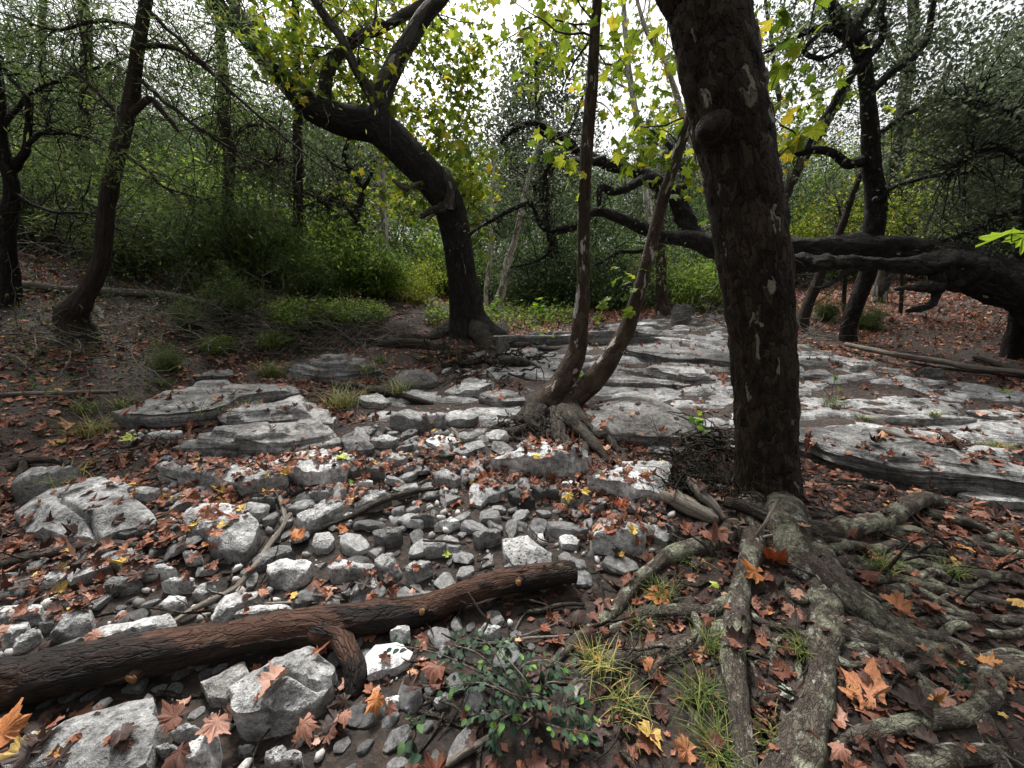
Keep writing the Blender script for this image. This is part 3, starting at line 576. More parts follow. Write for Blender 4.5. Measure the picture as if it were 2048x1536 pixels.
slab('grey step of rock right of the big sycamore', Z(6, (965,345),(1060,330),(1150,365),(1080,380),(990,375)), .08, 'ledge', strata=1.)
slab('dark-rimmed shelf in the pale bedrock on the right', Z(6, (1380,575),(1520,545),(1700,565),(1830,580),(1760,600),(1550,600)), .08, 'ledge', strata=1.)
slab('leaf-edged grey shelf near the right edge', Z(6, (1770,540),(1880,520),(2040,560),(2090,590),(1900,575)), .08, 'ledge', strata=1.)
# ------------------------------------------------------------------ loose cobbles between them, then gravel
ico = None
def icos(sub):
    import bmesh
    bm = bmesh.new(); bmesh.ops.create_icosphere(bm, subdivisions=sub, radius=1)
    V = np.array([v.co[:] for v in bm.verts]); F = np.array([[v.index for v in f.verts] for f in bm.faces]); bm.free(); return V, F
I3, I1 = icos(3), icos(1)
def cobble_mesh(k):
    r_ = np.random.default_rng(500 + k); D, F = I3; r = np.full(len(D), 1.0)
    for q in range(9):
        nrm = unit(r_.normal(size=3) * np.array((1, 1, .35))); c = r_.uniform(.45, .95); dn = D @ nrm
        r = np.where(dn > .05, np.minimum(r, c / np.maximum(dn, .05)), r)
    for s_ in (1, -1):
        nrm = unit(np.array((r_.normal() * .12, r_.normal() * .12, s_))); dn = D @ nrm; r = np.where(dn > .05, np.minimum(r, .42 / np.maximum(dn, .05)), r)
    r = r * (1 + .035 * fbm(D * 2.6 + k * 5, 3, k))
    V = D * r[:, None] * np.array((1, r_.uniform(.55, .9), r_.uniform(.45, .8)))
    mb = MB(); mb.add(V, F); return mb.mesh('cobble', (0, 0, 0), M[('stone', 'stone_white', 'stone_white', 'stone', 'stone_white', 'stone_pit')[k % 6]], True, 32)
cob = [cobble_mesh(k) for k in range(12)]
CREEK = [(330, 900), (560, 930), (720, 850), (960, 860), (1340, 985), (1360, 1100), (1160, 1160), (700, 1240), (330, 1290), (0, 1370), (-60, 1150), (330, 1100)]
FRONT = [(0, 1420), (300, 1330), (660, 1290), (1010, 1230), (1080, 1290), (960, 1420), (900, 1560), (0, 1560)]
cp = []
def cobbles(poly, want, lo, hi, sep):
    poly_w = np.array([G(*q)[:2] for q in poly]); got = 0; tries = 0
    while got < want and tries < want * 40:
        tries += 1; x = rng.uniform(poly_w[:, 0].min(), poly_w[:, 0].max()); y = rng.uniform(poly_w[:, 1].min(), poly_w[:, 1].max())
        if not inpoly(np.array(x), np.array(y), poly_w): continue
        s = lo + (hi - lo) * rng.random() ** 2.2
        a = np.linspace(0, 2 * pi, 6, endpoint=False); hit = topz(x + s * .7 * np.cos(a), y + s * .7 * np.sin(a))[1]
        if hit.sum() > 1: continue
        if any((x - u) ** 2 + (y - v) ** 2 < ((s + w) * sep) ** 2 for u, v, w in cp): continue
        cp.append((x, y, s)); got += 1
cobbles(CREEK, 130, .07, .15, .52); cobbles(CREEK, 115, .03, .07, .6); cobbles(FRONT, 50, .03, .09, .7)
for k, (x, y, s) in enumerate(cp):
    o = bpy.data.objects.new('cobble', cob[k % 12]); COL.objects.link(o); o.location = (x, y, float(terrain(x, y)) + s * .12)
    o.scale = (s, s, s); o.rotation_euler = (rng.normal() * .25, rng.normal() * .25, rng.uniform(0, 6.28))
    props(o, 'small pale limestone cobble loose among the larger stones of the creek bed', 'cobble', 'loose cobbles in the creek bed')
    a = rng.uniform(0, 6.28, 30); q = np.sqrt(rng.random(30)) * s * .8
    stamp(np.column_stack([x + q * np.cos(a), y + q * np.sin(a), np.full(30, float(terrain(x, y)) + s * .55)]))
import re
heads = [re.split(r' (?:in|at|under|right|left|with|beside|behind|of|lying|ringed|wedged|leaning|tucked|split|touching|above|below|between|resting|poking|joining|beneath|half|on|slanting|overlapping|propped|directly|pinned|adjoining|littered|filling|near|standing|cut|just|running|held|sloping|within|across|among|far|rising)\b', l)[0] for l, _ in ANCH]
count = {}
def where(p, tries=14):                      # a phrase that places p by the nearest traced rock
    d = [(np.hypot(*(a[1][:2] - p[:2])), i) for i, a in enumerate(ANCH)]
    for dist, i in sorted(d)[:tries]:
        if heads.count(heads[i]) > 1 or not 3 <= len(heads[i].split()) <= 8: continue
        v = p[:2] - ANCH[i][1][:2]; s = ('right of' if v[0] > 0 else 'left of') if abs(v[0]) > abs(v[1]) else ('behind' if v[1] > 0 else 'in front of')
        return s + ' the ' + heads[i]
    return 'in the creek bed'
lab = {}
for o in [o for o in COL.objects if o.name.split('.')[0] == 'cobble']:
    tone = {'white_limestone': 'white', 'pitted_limestone': 'pitted grey'}.get(o.data.materials[0].name, 'grey'); s = o.scale[0]
    lab.setdefault(('small ' if s < .05 else 'large ' if s > .095 else 'medium ') + tone + ' cobble ' + where(np.array(o.location)), []).append(o)
for l, os_ in lab.items():
    os_.sort(key=lambda o: o.location.y)
    for i, o in enumerate(os_):
        o['label'] = l if len(os_) == 1 else l + ((', nearest one', ', farthest one')[i > 0] if len(os_) == 2 else (', nearest one' if i == 0 else ', farthest one' if i == len(os_) - 1 else ', middle one' if len(os_) == 3 else (', second nearest one', ', third nearest one', ', fourth nearest one', ', fifth nearest one', ', sixth nearest one')[min(i, 5) - 1]))
mb = MB()
for poly, dens in ((CREEK, 420), (FRONT, 190), ([(330, 930), (560, 960), (700, 930), (300, 830), (180, 900)], 160), ([(1240, 900), (1480, 900), (1480, 1010), (1300, 1010)], 120)):
    W = np.array([G(*q)[:2] for q in poly]); A = np.ptp(W[:, 0]) * np.ptp(W[:, 1]); n = int(A * dens)
    x = rng.uniform(W[:, 0].min(), W[:, 0].max(), n); y = rng.uniform(W[:, 1].min(), W[:, 1].max(), n)
    k = inpoly(x, y, W) & ~topz(x, y)[1] & (vnoise(np.stack([x * 1.6, y * 1.6, 0 * x], -1), 61) > -.35); x, y = x[k], y[k]; n = len(x)
    s = .008 + .034 * rng.random(n) ** 2.4
    Mx = rotmats(n) * np.array((1, .8, .6))[None, None]
    tv = I1[0] * np.random.default_rng(3).uniform(.75, 1.15, (len(I1[0]), 1))
    scatter(mb, np.column_stack([x, y, terrain(x, y) + s * .35]), s, (tv, I1[1]), M=Mx, tint=np.clip(rng.normal(.6, .28, n), 0, 1), curl=0)
solo('gravel', mb, M['pebble'], 'white limestone gravel filling the gaps of the creek bed', 'gravel', kind='stuff', origin=(0, 0, 0))
# ------------------------------------------------------------------ trees
def path(pts, Y=None):                   # (px, py, width px[, Y]) -> world points and radii
    P, R = [], []
    for q in pts:
        y = q[3] if len(q) > 3 else Y
        p = PY(q[0], q[1], y); P.append(p); R.append(q[2] * depth(p) / (2 * FPX))
    return np.array(P), np.array(R)
def gpath(pts, up=.3):                   # the same on the ground; lifted by a share of the radius
    P, R = [], []
    for q in pts:
        u = q[3] if len(q) > 3 else up; p = G(q[0], q[1]); r = q[2] * depth(p) / (2 * FPX); p = G(q[0], q[1], r * u); P.append(p); R.append(q[2] * depth(p) / (2 * FPX))
    return np.array(P), np.array(R)
def limb(root, name, pts, mat, Y=None, seg=12, amp=.07, ridge=0., seed=1, freq=6., kids=None, extra=None, wob=.3, k=1., **kw):
    P, R = path(pts, Y) if not isinstance(pts, tuple) else pts
    R = R * k
    if extra is not None: P = np.vstack([P, [e[:3] for e in extra]]); R = np.concatenate([R, [e[3] for e in extra]])
    mb = MB(); PP, RR = tube(mb, P, R, seg, amp=amp, freq=freq, ridge=ridge, seed=seed, wob=wob, **kw)
    o = part(name, root, mb, M[mat]); return PP, RR
def sprout(mb, skel, n, L, r, gnarl=.25, droop=0., up=0., kids=3, kidL=.45, lo=.0, out=1., seg=4, steps=7, tip=None):
    """twigs growing off skeleton polylines; returns points along the twigs for leaves"""
    ends = []; lens = np.array([len(s[0]) for s in skel])
    for _ in range(n):
        P, R = skel[rng.choice(len(skel), p=lens / lens.sum())]
        i = int(rng.uniform(lo, .98) * (len(P) - 1)); d = P[min(i + 1, len(P) - 1)] - P[max(i - 1, 0)]
        v = unit(unit(d) * rng.uniform(-.1, .7) + out * unit(rng.normal(size=3)) + np.array((0, 0, up)))
        l = L * rng.uniform(.45, 1.2); W = walk(P[i], v, l, steps, gnarl, droop, up * .3)
        rr = np.linspace(min(r, R[i] * .7), r * .2, len(W))
        if seg > 3: tube(mb, W, rr, seg, m=len(W), amp=0)
        else: twig(mb, W, rr)
        ends.append(W[2:])
        for _ in range(kids):
            k = rng.integers(1, len(W)); w = walk(W[k], unit(W[k] - W[k - 1]) * .5 + .9 * unit(rng.normal(size=3)), l * kidL * rng.uniform(.5, 1.2), 5, gnarl * 1.2, droop, up * .2)
            twig(mb, w, np.linspace(rr[k] * .6, r * .12, 6)); ends.append(w[1:])
    return np.concatenate(ends) if ends else np.zeros((0, 3))
def fuzz(pts, n, s): return pts[rng.integers(0, len(pts), n)] + rng.normal(size=(n, 3)) * s
def cloud(px, py, Y, rx, ry, rd, n, clumps=14, cs=.28):    # leaf positions in clumps through an ellipsoid of crown
    c = PY(px, py, Y); k = depth(c) / FPX
    q = unit(rng.normal(size=(clumps, 3))) * rng.random((clumps, 1)) ** .4
    C = q * np.array((rx * k, rd, ry * k)); s = cs * min(rx, ry) * k
    return c + C[rng.integers(0, clumps, n)] + rng.normal(size=(n, 3)) * s * np.array((1.2, 1.2, .8))
def leaf_meshes(name, tpl, mat, k, curl, smooth_=False):
    out = []
    for q in range(k):
        mb = MB(); scatter(mb, np.zeros((1, 3)), 1., tpl, M=np.eye(3)[None], curl=curl); out.append(mb.mesh(name, (0, 0, 0), M[mat], smooth_))
    return out
def leaf_parts(root, name, C, size, meshes, droop=.5):
    C = np.asarray(C)
    for i, p in enumerate(C):
        o = bpy.data.objects.new(name, meshes[i % len(meshes)]); COL.objects.link(o); o.parent = root
        o.location = Vector(p) - root.location; s = size * rng.uniform(.6, 1.25); o.scale = (s, s, s)
        o.rotation_euler = (rng.normal() * .55 - droop, rng.normal() * .5, rng.uniform(0, 6.28))
def tree(name, label, foot, group=None): return thing(name, label, 'tree', foot, group)
SYL = leaf_meshes('leaf', SYC, 'syc_leaf_obj', 6, .35)

# --- the big dark sycamore on the right, Y = 2.3
t1 = tree('sycamore_tree', 'massive dark flaking sycamore trunk standing in front on the right', (1.68, 2.3, .12)); Y1 = 2.3
P1, R1 = path([(1524, 1075, 190), (1527, 1035, 146), (1530, 1000, 128), (1533, 900, 119), (1529, 700, 122), (1510, 500, 138), (1478, 300, 145), (1445, 150, 158), (1415, 0, 160), (1385, -150, 170)], Y1)
P1 = np.vstack([P1, [(1.0, 2.35, 4.2), (.75, 2.5, 5.6), (.6, 2.6, 7.2)]]); R1 = np.concatenate([R1 * .91, [.18, .15, .11]])
mb = MB()
th_pts, th_r = tube(mb, P1, R1, 96, m=300, amp=.035, freq=3., seed=3, wob=.15)
# flaking plates: raised cells on the trunk
V = mb.V[0]; B = mb.B[0]
def cells(Q, s, seed):
    g = Q * np.array(s); f = np.floor(g); best = np.full(len(Q), 9.); val = np.zeros(len(Q)); sec = np.full(len(Q), 9.)
    for a in (-1, 0, 1):
        for b in (-1, 0, 1):
            for c in (-1, 0, 1):
                h = f + (a, b, c); i = h.astype(np.int64)
                p = h + np.stack([_hash(i[:, 0], i[:, 1], i[:, 2], seed + q) * .5 + .5 for q in range(3)], -1)
                dd = np.linalg.norm(p - g, axis=1); u = _hash(i[:, 0], i[:, 1], i[:, 2], seed + 7)
                nb = dd < best; sec = np.where(nb, best, np.minimum(sec, dd)); val = np.where(nb, u, val); best = np.where(nb, dd, best)
    return val, sec - best
Bn = B + .02 * np.stack([vnoise(B * 25, 70 + q) for q in range(3)], -1)
cv, ce = cells(Bn, (16, 16, 9), 31)
ax = np.repeat(th_pts, 96, 0); rad_dir = unit(V[:len(ax)] - ax)
V = V.copy(); V[:len(ax)] += rad_dir * (.010 * cv[:len(ax), None] * smooth(0, .15, ce[:len(ax), None]) + .003 * fbm(Bn[:len(ax)] * 40, 2, 5)[:, None]); mb.V[0] = V
part('trunk', t1, mb, M['syc_bark'])
# knot on its left side
mb = MB(); k0 = PY(1452, 262, Y1 - .03)
tube(mb, [PY(1470, 258, 2.3), k0, PY(1428, 260, 2.2), PY(1410, 263, 2.16), PY(1401, 266, 2.14)], np.array((.19, .14, .09, .055, .02)), 40, m=36, amp=.17, freq=12, seed=8); mb.B[-1] = mb.V[-1]; part('knot', t1, mb, M['syc_bark'])
# roots running over the ground
def Zr(s, *q): return [(1348 + a / 2.926, 1024 + b / 2.926, w, *([u] if u else [])) for a, b, w, u in [(*e, None)[:4] if len(e) == 3 else e for e in q]]
roots1 = [
 [(1540,985,90,-1.2),(1565,1030,84,-.3),(1600,1090,74),(1638,1150,62),(1664,1208,58),(1656,1263,60,.5),(1649,1325,56,.5),(1638,1366,56),(1615,1407,62),(1594,1461,74),(1570,1502,82),(1555,1580,84,.2)],
 [(1560,990,70,-1.2),(1595,1055,58,0),(1640,1120,50),(1690,1190,46),(1741,1229,44),(1792,1258,36),(1850,1272,26),(1920,1285,20,-.3)],
 [(1655,1240,60,.2),(1717,1277,56,.4),(1792,1294,54,.4),(1861,1303,54),(1946,1315,54),(2060,1340,56,.2)],
 [(1520,990,80,-1.2),(1505,1060,56,-.1),(1484,1130,46,.2),(1474,1174,40),(1478,1236,46,.5),(1485,1297,50,.5),(1485,1366,50,.5),(1491,1434,50,.4),(1491,1560,52)],
 [(1476,1200,34),(1416,1213,34,.4),(1350,1220,32),(1282,1236,30),(1231,1256,24),(1190,1275,16,0)],
 [(1505,1000,70,-1.2),(1450,1065,46,0),(1380,1095,34),(1327,1120,30),(1265,1168,30,.5),(1231,1215,30),(1197,1243,28),(1145,1284,26),(1105,1330,18)],
 [(1476,1250,50,0),(1420,1262,52,.1),(1350,1277,54),(1282,1294,54,.2),(1231,1318,50),(1180,1359,46),(1156,1400,44),(1150,1468,40,.1)],
 [(1690,1497,40,.1),(1741,1465,36),(1826,1444,36,.5),(1895,1431,36,.5),(1963,1414,38,.4),(1982,1379,40,.4),(1975,1335,42,.2)],
 [(1960,1420,36,.2),(1985,1460,36),(2000,1520,36),(2010,1580,36)],
 [(1731,1300,26,.3),(1740,1335,22,.5),(1760,1365,20),(1777,1390,16,.1)],
 [(1835,1310,30,.2),(1850,1350,24,.4),(1865,1390,22),(1881,1425,18,0)],
 [(1550,985,70,-1.2),(1600,1035,58,0),(1660,1058,50,.2),(1734,1047,40,.4),(1788,1026,34,.9),(1838,999,34,1.3),(1867,997,32,1.2),(1904,1016,28,.4),(1960,1030,20,-.2)],
 [(1720,1055,40,.1),(1799,1060,28,.4),(1861,1070,26,.5),(1929,1089,26),(2060,1115,24,.2)],
 [(1850,1028,20,.2),(1912,1041,22,.7),(1980,1062,24,.6),(2060,1090,22,.5)],
 [(1593,923,16,.1),(1676,956,14,.5),(1759,981,14,.5),(1842,993,15,.5),(1987,1010,14,.2)],
 [(1590,960,14,.2),(1697,968,12,.5),(1780,985,12,.3),(1850,1015,10,0)],
 [(1740,1215,26,0),(1826,1208,20,.4),(1895,1222,20,.4),(1963,1229,20),(2060,1240,18)],
 [(1700,1140,34,0),(1770,1150,26,.2),(1843,1171,24,.4),(1946,1195,24,.4),(2060,1220,22)],
 [(1660,1090,44,.0),(1740,1100,34,.2),(1820,1115,26,.3),(1900,1140,22,.3),(2060,1165,18)],
 [(1890,1330,34,.0),(1930,1375,30,.3),(1985,1375,26,.2)],
 [(1820,1540,44,.1),(1880,1510,36,.4),(1960,1500,34,.3),(2060,1505,30)],
 [(1490,1220,24,.1),(1530,1245,20,.4),(1580,1255,20,.3),(1640,1255,24,.1)],
]
rr_ = np.random.default_rng(77)
for _ in range(34):
    x0, y0 = rr_.uniform(1560, 1800), rr_.uniform(1060, 1300); x1, y1 = x0 + rr_.uniform(160, 460), y0 + rr_.uniform(-60, 230); w_ = rr_.uniform(12, 26)
    roots1.append([(x0 + (x1 - x0) * u + rr_.normal() * 9, y0 + (y1 - y0) * u + rr_.normal() * 12, w_ * (1 - .6 * u), -.6 if u in (0, 1) else rr_.uniform(.3, 1.2)) for u in (0, .2, .4, .6, .8, 1)])
for _ in range(16):
    x0, y0 = rr_.uniform(1380, 1640), rr_.uniform(1180, 1420); x1, y1 = x0 + rr_.uniform(-160, 120), y0 + rr_.uniform(60, 200); w_ = rr_.uniform(8, 18)
    roots1.append([(x0 + (x1 - x0) * u + rr_.normal() * 9, y0 + (y1 - y0) * u + rr_.normal() * 9, w_ * (1 - .6 * u), -.6 if u in (0, 1) else rr_.uniform(.2, .9)) for u in (0, .25, .5, .75, 1)])
for i, q in enumerate(roots1):
    P, R = gpath(q); mb = MB(); pp, rr = tube(mb, P - np.array((0, 0, .18)) * R[:, None], R * .95, 20, amp=.26, freq=8, seed=20 + i, wob=.9); part('root', t1, mb, M['root_bark' if i not in (14, 15) else 'dark_root'])
    stamp(np.concatenate([pp + (0, 0, 1) * rr[:, None] * .9, pp + np.array((1, 0, .6)) * rr[:, None] * .7, pp + np.array((-1, 0, .6)) * rr[:, None] * .7]))
# root hairs and small side roots round the foot, one matted mass
mb = MB()
for _ in range(260):
    a = rng.uniform(0, 2 * pi); p = np.array((1.62 + .2 * cos(a) - .12 * rng.random(), 2.3 + .18 * sin(a), .0)); 
    if rng.random() < .45: p = G(rng.uniform(1280, 1480), rng.uniform(900, 1010))
    p[2] = terrain(p[0], p[1]) + rng.uniform(.0, .09); w = walk(p, (rng.normal() - .5, rng.normal() - .2, .2), rng.uniform(.12, .4), 6, .45, .12); twig(mb, w, np.linspace(.005, .0012, 7))
part('root_mat', t1, mb, M['dark_root'], kind='stuff')
# limbs and crown above the picture, hanging sprays of leaves in it
top = P1[-1]; sk = []
for a, l in ((.3, 3.2), (1.5, 3.0), (2.7, 3.4), (3.9, 2.6), (5.2, 3.0)):
    z0 = rng.uniform(4.4, 6.6); b = np.array((np.interp(z0, P1[:, 2], P1[:, 0]), np.interp(z0, P1[:, 2], P1[:, 1]), z0))
    W = walk(b, (cos(a), sin(a), .5), l, 9, .13, 0, .03); r = np.linspace(.09, .018, len(W)); mb = MB(); pp, rr = tube(mb, W, r, 10, seed=40); part('limb', t1, mb, M['limb_bark']); sk.append((pp, rr))
mb = MB(); e = sprout(mb, sk, 70, 1.3, .012, .2, .05); part('twigs', t1, mb, M['limb_bark'], kind='stuff')
mb = MB(); scatter(mb, fuzz(e, 2600, .16), rng.uniform(.10, .19, 2600), SYC_C, .3, curl=.3); part('crown', t1, mb, M['syc_leaf'], False, kind='stuff')
# low spray at the right edge of the picture, on a long hanging twig
mb = MB(); twig(mb, catmull([sk[0][0][-2], (3.3, 2.6, 5.0), (3.2, 2.2, 3.4), (3.0, 2.05, 2.3), PY(2052, 468, 2.0), PY(2022, 466, 2.0)], 24), np.linspace(.012, .002, 24)); part('hanging_twig', t1, mb, M['limb_bark'])
green_leaf = leafm('green_sycamore_leaf', [(0, (.20, .32, .025)), (1, (.26, .38, .03))], .45, True, False); gl = [m_.copy() for m_ in SYL[:2]]
for m_ in gl: m_.materials[0] = green_leaf
o = bpy.data.objects.new('leaf', gl[0]); COL.objects.link(o); o.parent = t1; o.location = Vector(PY(2018, 466, 2.0)) - t1.location; o.scale = (.22,) * 3; o.rotation_euler = (-.25, .1, 1.5)
o = bpy.data.objects.new('leaf', gl[1]); COL.objects.link(o); o.parent = t1; o.location = Vector(PY(2048, 470, 1.98)) - t1.location; o.scale = (.19,) * 3; o.rotation_euler = (-.3, .25, -1.2)
mb = MB(); C = []
for sx, sy, ex, ey, Y, n in ((1600, -60, 1545, 110, 2.9, 7), (1640, -60, 1560, 205, 2.9, 14), (1700, 20, 1640, 200, 3.1, 8), (1560, 250, 1590, 280, 2.8, 8), (1330, -60, 1345, 60, 2.9, 6), (1330, -40, 1310, 190, 3.0, 6), (1290, -60, 1260, 90, 3.0, 4)):
    W = catmull([PY(sx, sy, Y), PY((sx + ex) / 2 + 14, (sy + ey) / 2, Y), PY(ex, ey, Y)], 9); twig(mb, W, np.linspace(.007, .002, 9)); C.append(fuzz(W[4:], n, .07))
part('hanging_twigs', t1, mb, M['limb_bark'], kind='stuff'); leaf_parts(t1, 'leaf', np.concatenate(C), .15, SYL)

# --- twin-stemmed young sycamore in the middle, Y = 4.1
b2 = G(1118, 812); Y2 = b2[1]
t2 = tree('twin_sycamore', 'slender two-stemmed sycamore with exposed roots on the rocks', b2)
sA = limb(t2, 'stem', [(1092, 815, 80), (1105, 792, 64), (1135, 745, 50), (1158, 690, 43), (1165, 600, 32), (1165, 500, 28), (1168, 400, 27), (1172, 300, 30), (1180, 200, 28), (1188, 100, 25), (1196, 0, 23), (1206, -130, 21), (1216, -300, 16)], 'sap_bark', Y2, 22, .08, seed=50, k=.88)
sB = limb(t2, 'stem', [(1128, 818, 76), (1148, 794, 62), (1175, 768, 52), (1215, 715, 43), (1250, 660, 37), (1275, 590, 31), (1295, 520, 28), (1318, 430, 27), (1345, 340, 25), (1370, 260, 23), (1388, 200, 21), (1412, 110, 19), (1440, -40, 16), (1465, -200, 12)], 'sap_bark', Y2, 22, .08, seed=53, k=.88)
for i, q in enumerate([
 [(1075,815,36,.5),(1062,835,26,.8),(1068,855,22,.5),(1095,862,16,.2)], [(1080,800,40,.3),(1055,830,28,.5),(1020,845,20,.4),(985,858,12,.2)],
 [(1090,830,34,.5),(1050,855,24,.5),(1000,865,16,.4),(965,860,8,.2)], [(1110,830,36,.6),(1115,870,28,.9),(1140,895,22,1.3),(1152,925,14,1.5),(1158,945,9,.5)],
 [(1130,825,36,.6),(1155,862,28,1.0),(1185,890,24,1.),(1205,905,16,1.),(1215,925,10,.3)], [(1140,820,34,.5),(1180,855,26,.8),(1215,880,18,.8),(1238,905,10,.3)],
 [(1100,845,26,.4),(1130,880,22,1.4),(1125,905,16,2.),(1135,935,9,1.)], [(1070,840,24,.6),(1040,840,18,.6),(1005,835,12,.4),(975,828,8,.2)], [(1085,850,20,.5),(1095,872,16,.8),(1060,880,12,.6),(1010,878,8,.3)],
 [(1150,830,20,.5),(1190,850,14,.6),(1240,862,10,.4)], [(1160,870,18,.8),(1172,895,14,1.5),(1165,925,9,1.5)]]):
    P, R = gpath(q, .4); mb = MB(); pp, rr = tube(mb, P, R, 12, amp=.2, freq=16, seed=60 + i, wob=.8); part('root', t2, mb, M['dark_root'])
mb = MB()
for _ in range(420):
    p = G(rng.normal(1105, 42), rng.normal(852, 14)); p[2] += rng.uniform(0, .10); w = walk(p, (rng.normal(), -abs(rng.normal()) * .8, -.1), rng.uniform(.12, .42), 6, .4, .16); w[:, 2] = np.maximum(w[:, 2], terrain(w[:, 0], w[:, 1]) + .01); twig(mb, w, np.linspace(.008, .0015, 7))
part('root_mat', t2, mb, M['dark_root'], kind='stuff')
mb = MB(); C = []
for sx, sy, ex, ey, Y, n in ((1172, 270, 1080, 300, 3.9, 16), (1172, 290, 1120, 340, 3.9, 12), (1345, 340, 1240, 300, 3.9, 26), (1350, 330, 1280, 335, 3.8, 26), (1360, 290, 1300, 260, 4.0, 18), (1375, 250, 1400, 370, 3.9, 16), (1180, 200, 1240, 250, 4., 16), (1290, 540, 1245, 580, 3.9, 12), (1300, 500, 1235, 600, 3.9, 8), (1190, 90, 1250, 130, 4.1, 12), (1330, 395, 1372, 365, 3.8, 12), (1168, 400, 1145, 375, 4.0, 6)):
    W = catmull([PY(sx, sy, Y2), PY((sx + ex) / 2, (sy + ey) / 2 - 14, (Y + Y2) / 2), PY(ex, ey, Y)], 10); twig(mb, W, np.linspace(.009, .002, 10)); C.append(fuzz(W[5:], max(4, int(n * .62)), .085))
part('side_twigs', t2, mb, M['sap_bark'], kind='stuff'); leaf_parts(t2, 'leaf', np.concatenate(C), .15, SYL)
e = [sA[0][-30:], sB[0][-30:]]; mb = MB(); e2 = sprout(mb, [(x, np.full(30, .03)) for x in e], 24, 1.2, .012, .2, 0, .2); part('twigs', t2, mb, M['sap_bark'], kind='stuff')
mb = MB(); scatter(mb, fuzz(e2, 420, .15), rng.uniform(.1, .18, 420), SYC_C, .3, curl=.3); part('crown', t2, mb, M['syc_leaf'], False, kind='stuff')

# --- the leaning sycamore left of centre
b3 = G(938, 668); Y3 = b3[1]
t3 = tree('leaning_sycamore', 'thick dark sycamore leaning left, forking into four limbs', b3)
L3 = [limb(t3, 'trunk', [(945, 676, 150), (940, 655, 112), (935, 630, 84), (930, 580, 68), (922, 520, 63), (912, 460, 66), (898, 405, 70), (868, 360, 72), (820, 310, 72), (782, 272, 76), (745, 247, 70), (690, 238, 64), (630, 215, 58), (600, 190, 52), (560, 150, 46), (520, 110, 42), (480, 60, 40), (440, 20, 38), (400, -40, 36), (340, -120, 30)], 'oak_bark', Y3, 32, .06, seed=70, ridge=.03, k=.88)]
for i, (q, m_, y) in enumerate([
 ([(775, 268, 58), (766, 225, 50), (768, 190, 46), (790, 130, 42), (820, 80, 38), (850, 30, 36), (885, -10, 34), (930, -80, 28)], 'limb_bark', Y3 - .05),
 ([(765, 215, 30), (742, 188, 28), (720, 150, 24), (700, 110, 22), (680, 70, 22), (655, 40, 22), (630, 0, 20), (600, -60, 18)], 'limb_bark', Y3 - .15),
 ([(652, 225, 30), (652, 190, 29), (655, 150, 28), (680, 105, 26), (720, 75, 24), (780, 50, 24), (840, 15, 22), (890, -25, 20)], 'limb_bark', Y3 + .2),
 ([(560, 150, 30), (520, 95, 24), (490, 40, 22), (462, 5, 20), (440, -40, 18)], 'limb_bark', Y3 - .3)]):
    L3.append(limb(t3, 'limb', q, m_, y, 18, .06, seed=75 + i, k=.86))
for i, q in enumerate([[(902, 420, 34, Y3 - .3), (904, 392, 28, Y3 - .35), (900, 365, 24, Y3 - .4), (893, 338, 16, Y3 - .4)], [(860, 372, 24, Y3 - .1), (835, 372, 16, Y3 - .3), (812, 382, 14, Y3 - .4), (788, 364, 9, Y3 - .4)], [(890, 405, 26, Y3 - .2), (865, 415, 18, Y3 - .45), (842, 428, 12, Y3 - .6)]]):
    limb(t3, 'broken_stub', q, 'limb_bark', None, 16, .4, seed=85 + i, freq=11, k=.8, wob=1.2)
for i, q in enumerate([
 [(975,662,50,.2),(1000,682,34,.4),(1030,692,24,.5),(1075,690,16,.3),(1110,680,10,.2)], [(910,664,54,.2),(870,676,38,.5),(820,682,34,.6),(770,680,30,.5),(700,688,22,.3),(640,700,12,0)],
 [(930,676,56,.1),(900,690,42,.4),(850,692,36,.6),(790,690,28,.5),(750,688,16,.2)], [(960,680,50,.1),(985,698,34,.5),(965,712,26,.5),(930,722,22,.5),(905,740,16,.4),(885,752,8,.1)],
 [(985,695,34,.4),(1010,715,28,1.),(1040,722,26,1.2),(1062,730,20,.9),(1080,745,10,.3)], [(1000,712,24,.6),(975,735,20,.8),(945,745,14,.6),(920,740,10,.2)], [(980,670,30,.3),(1040,684,16,.5),(1090,700,12,.5),(1130,695,8,.2)]]):
    P, R = gpath([(*e[:2], e[2] * .8, (e[3] if len(e) > 3 else .35) - .3) for e in q]); mb = MB(); tube(mb, P, R, 16, amp=.4, freq=5, seed=90 + i, wob=1.6); part('root', t3, mb, M['dark_root'])
mb = MB()
for _ in range(170):
    p = G(rng.normal(980, 60), rng.normal(722, 16)); w = walk(p + np.array((0, 0, rng.random() * .1)), (rng.normal(), -abs(rng.normal()) * .5, -.05), rng.uniform(.2, .8), 6, .35, .06); w[:, 2] = np.maximum(w[:, 2], terrain(w[:, 0], w[:, 1]) + .01); twig(mb, w, np.linspace(.018, .003, 7))
part('root_mat', t3, mb, M['dark_root'], kind='stuff')
mb = MB(); e3 = sprout(mb, L3, 70, 1.6, .014, .2, .02, .1, lo=.25); part('twigs', t3, mb, M['limb_bark'], kind='stuff')
mb = MB(); C = [cloud(700, 170, Y3 + .8, 110, 90, 1., 420, 20), cloud(860, 350, Y3 + 1.2, 110, 100, 1., 900, 26), cloud(840, 230, Y3 + 1.2, 110, 90, 1.2, 700, 22), cloud(560, 90, Y3 - .6, 50, 60, .5, 130, 9), cloud(900, 70, Y3 + 1, 90, 80, 1., 420, 16), cloud(640, 60, Y3, 150, 60, 1., 220, 14), cloud(930, 420, Y3 + .8, 60, 80, .8, 330, 14), cloud(480, -40, Y3, 150, 40, 1., 250, 12), cloud(700, 40, Y3 + 1.5, 200, 70, 1., 700, 24), cloud(930, 180, Y3 + 1.5, 60, 90, 1., 320, 14)]
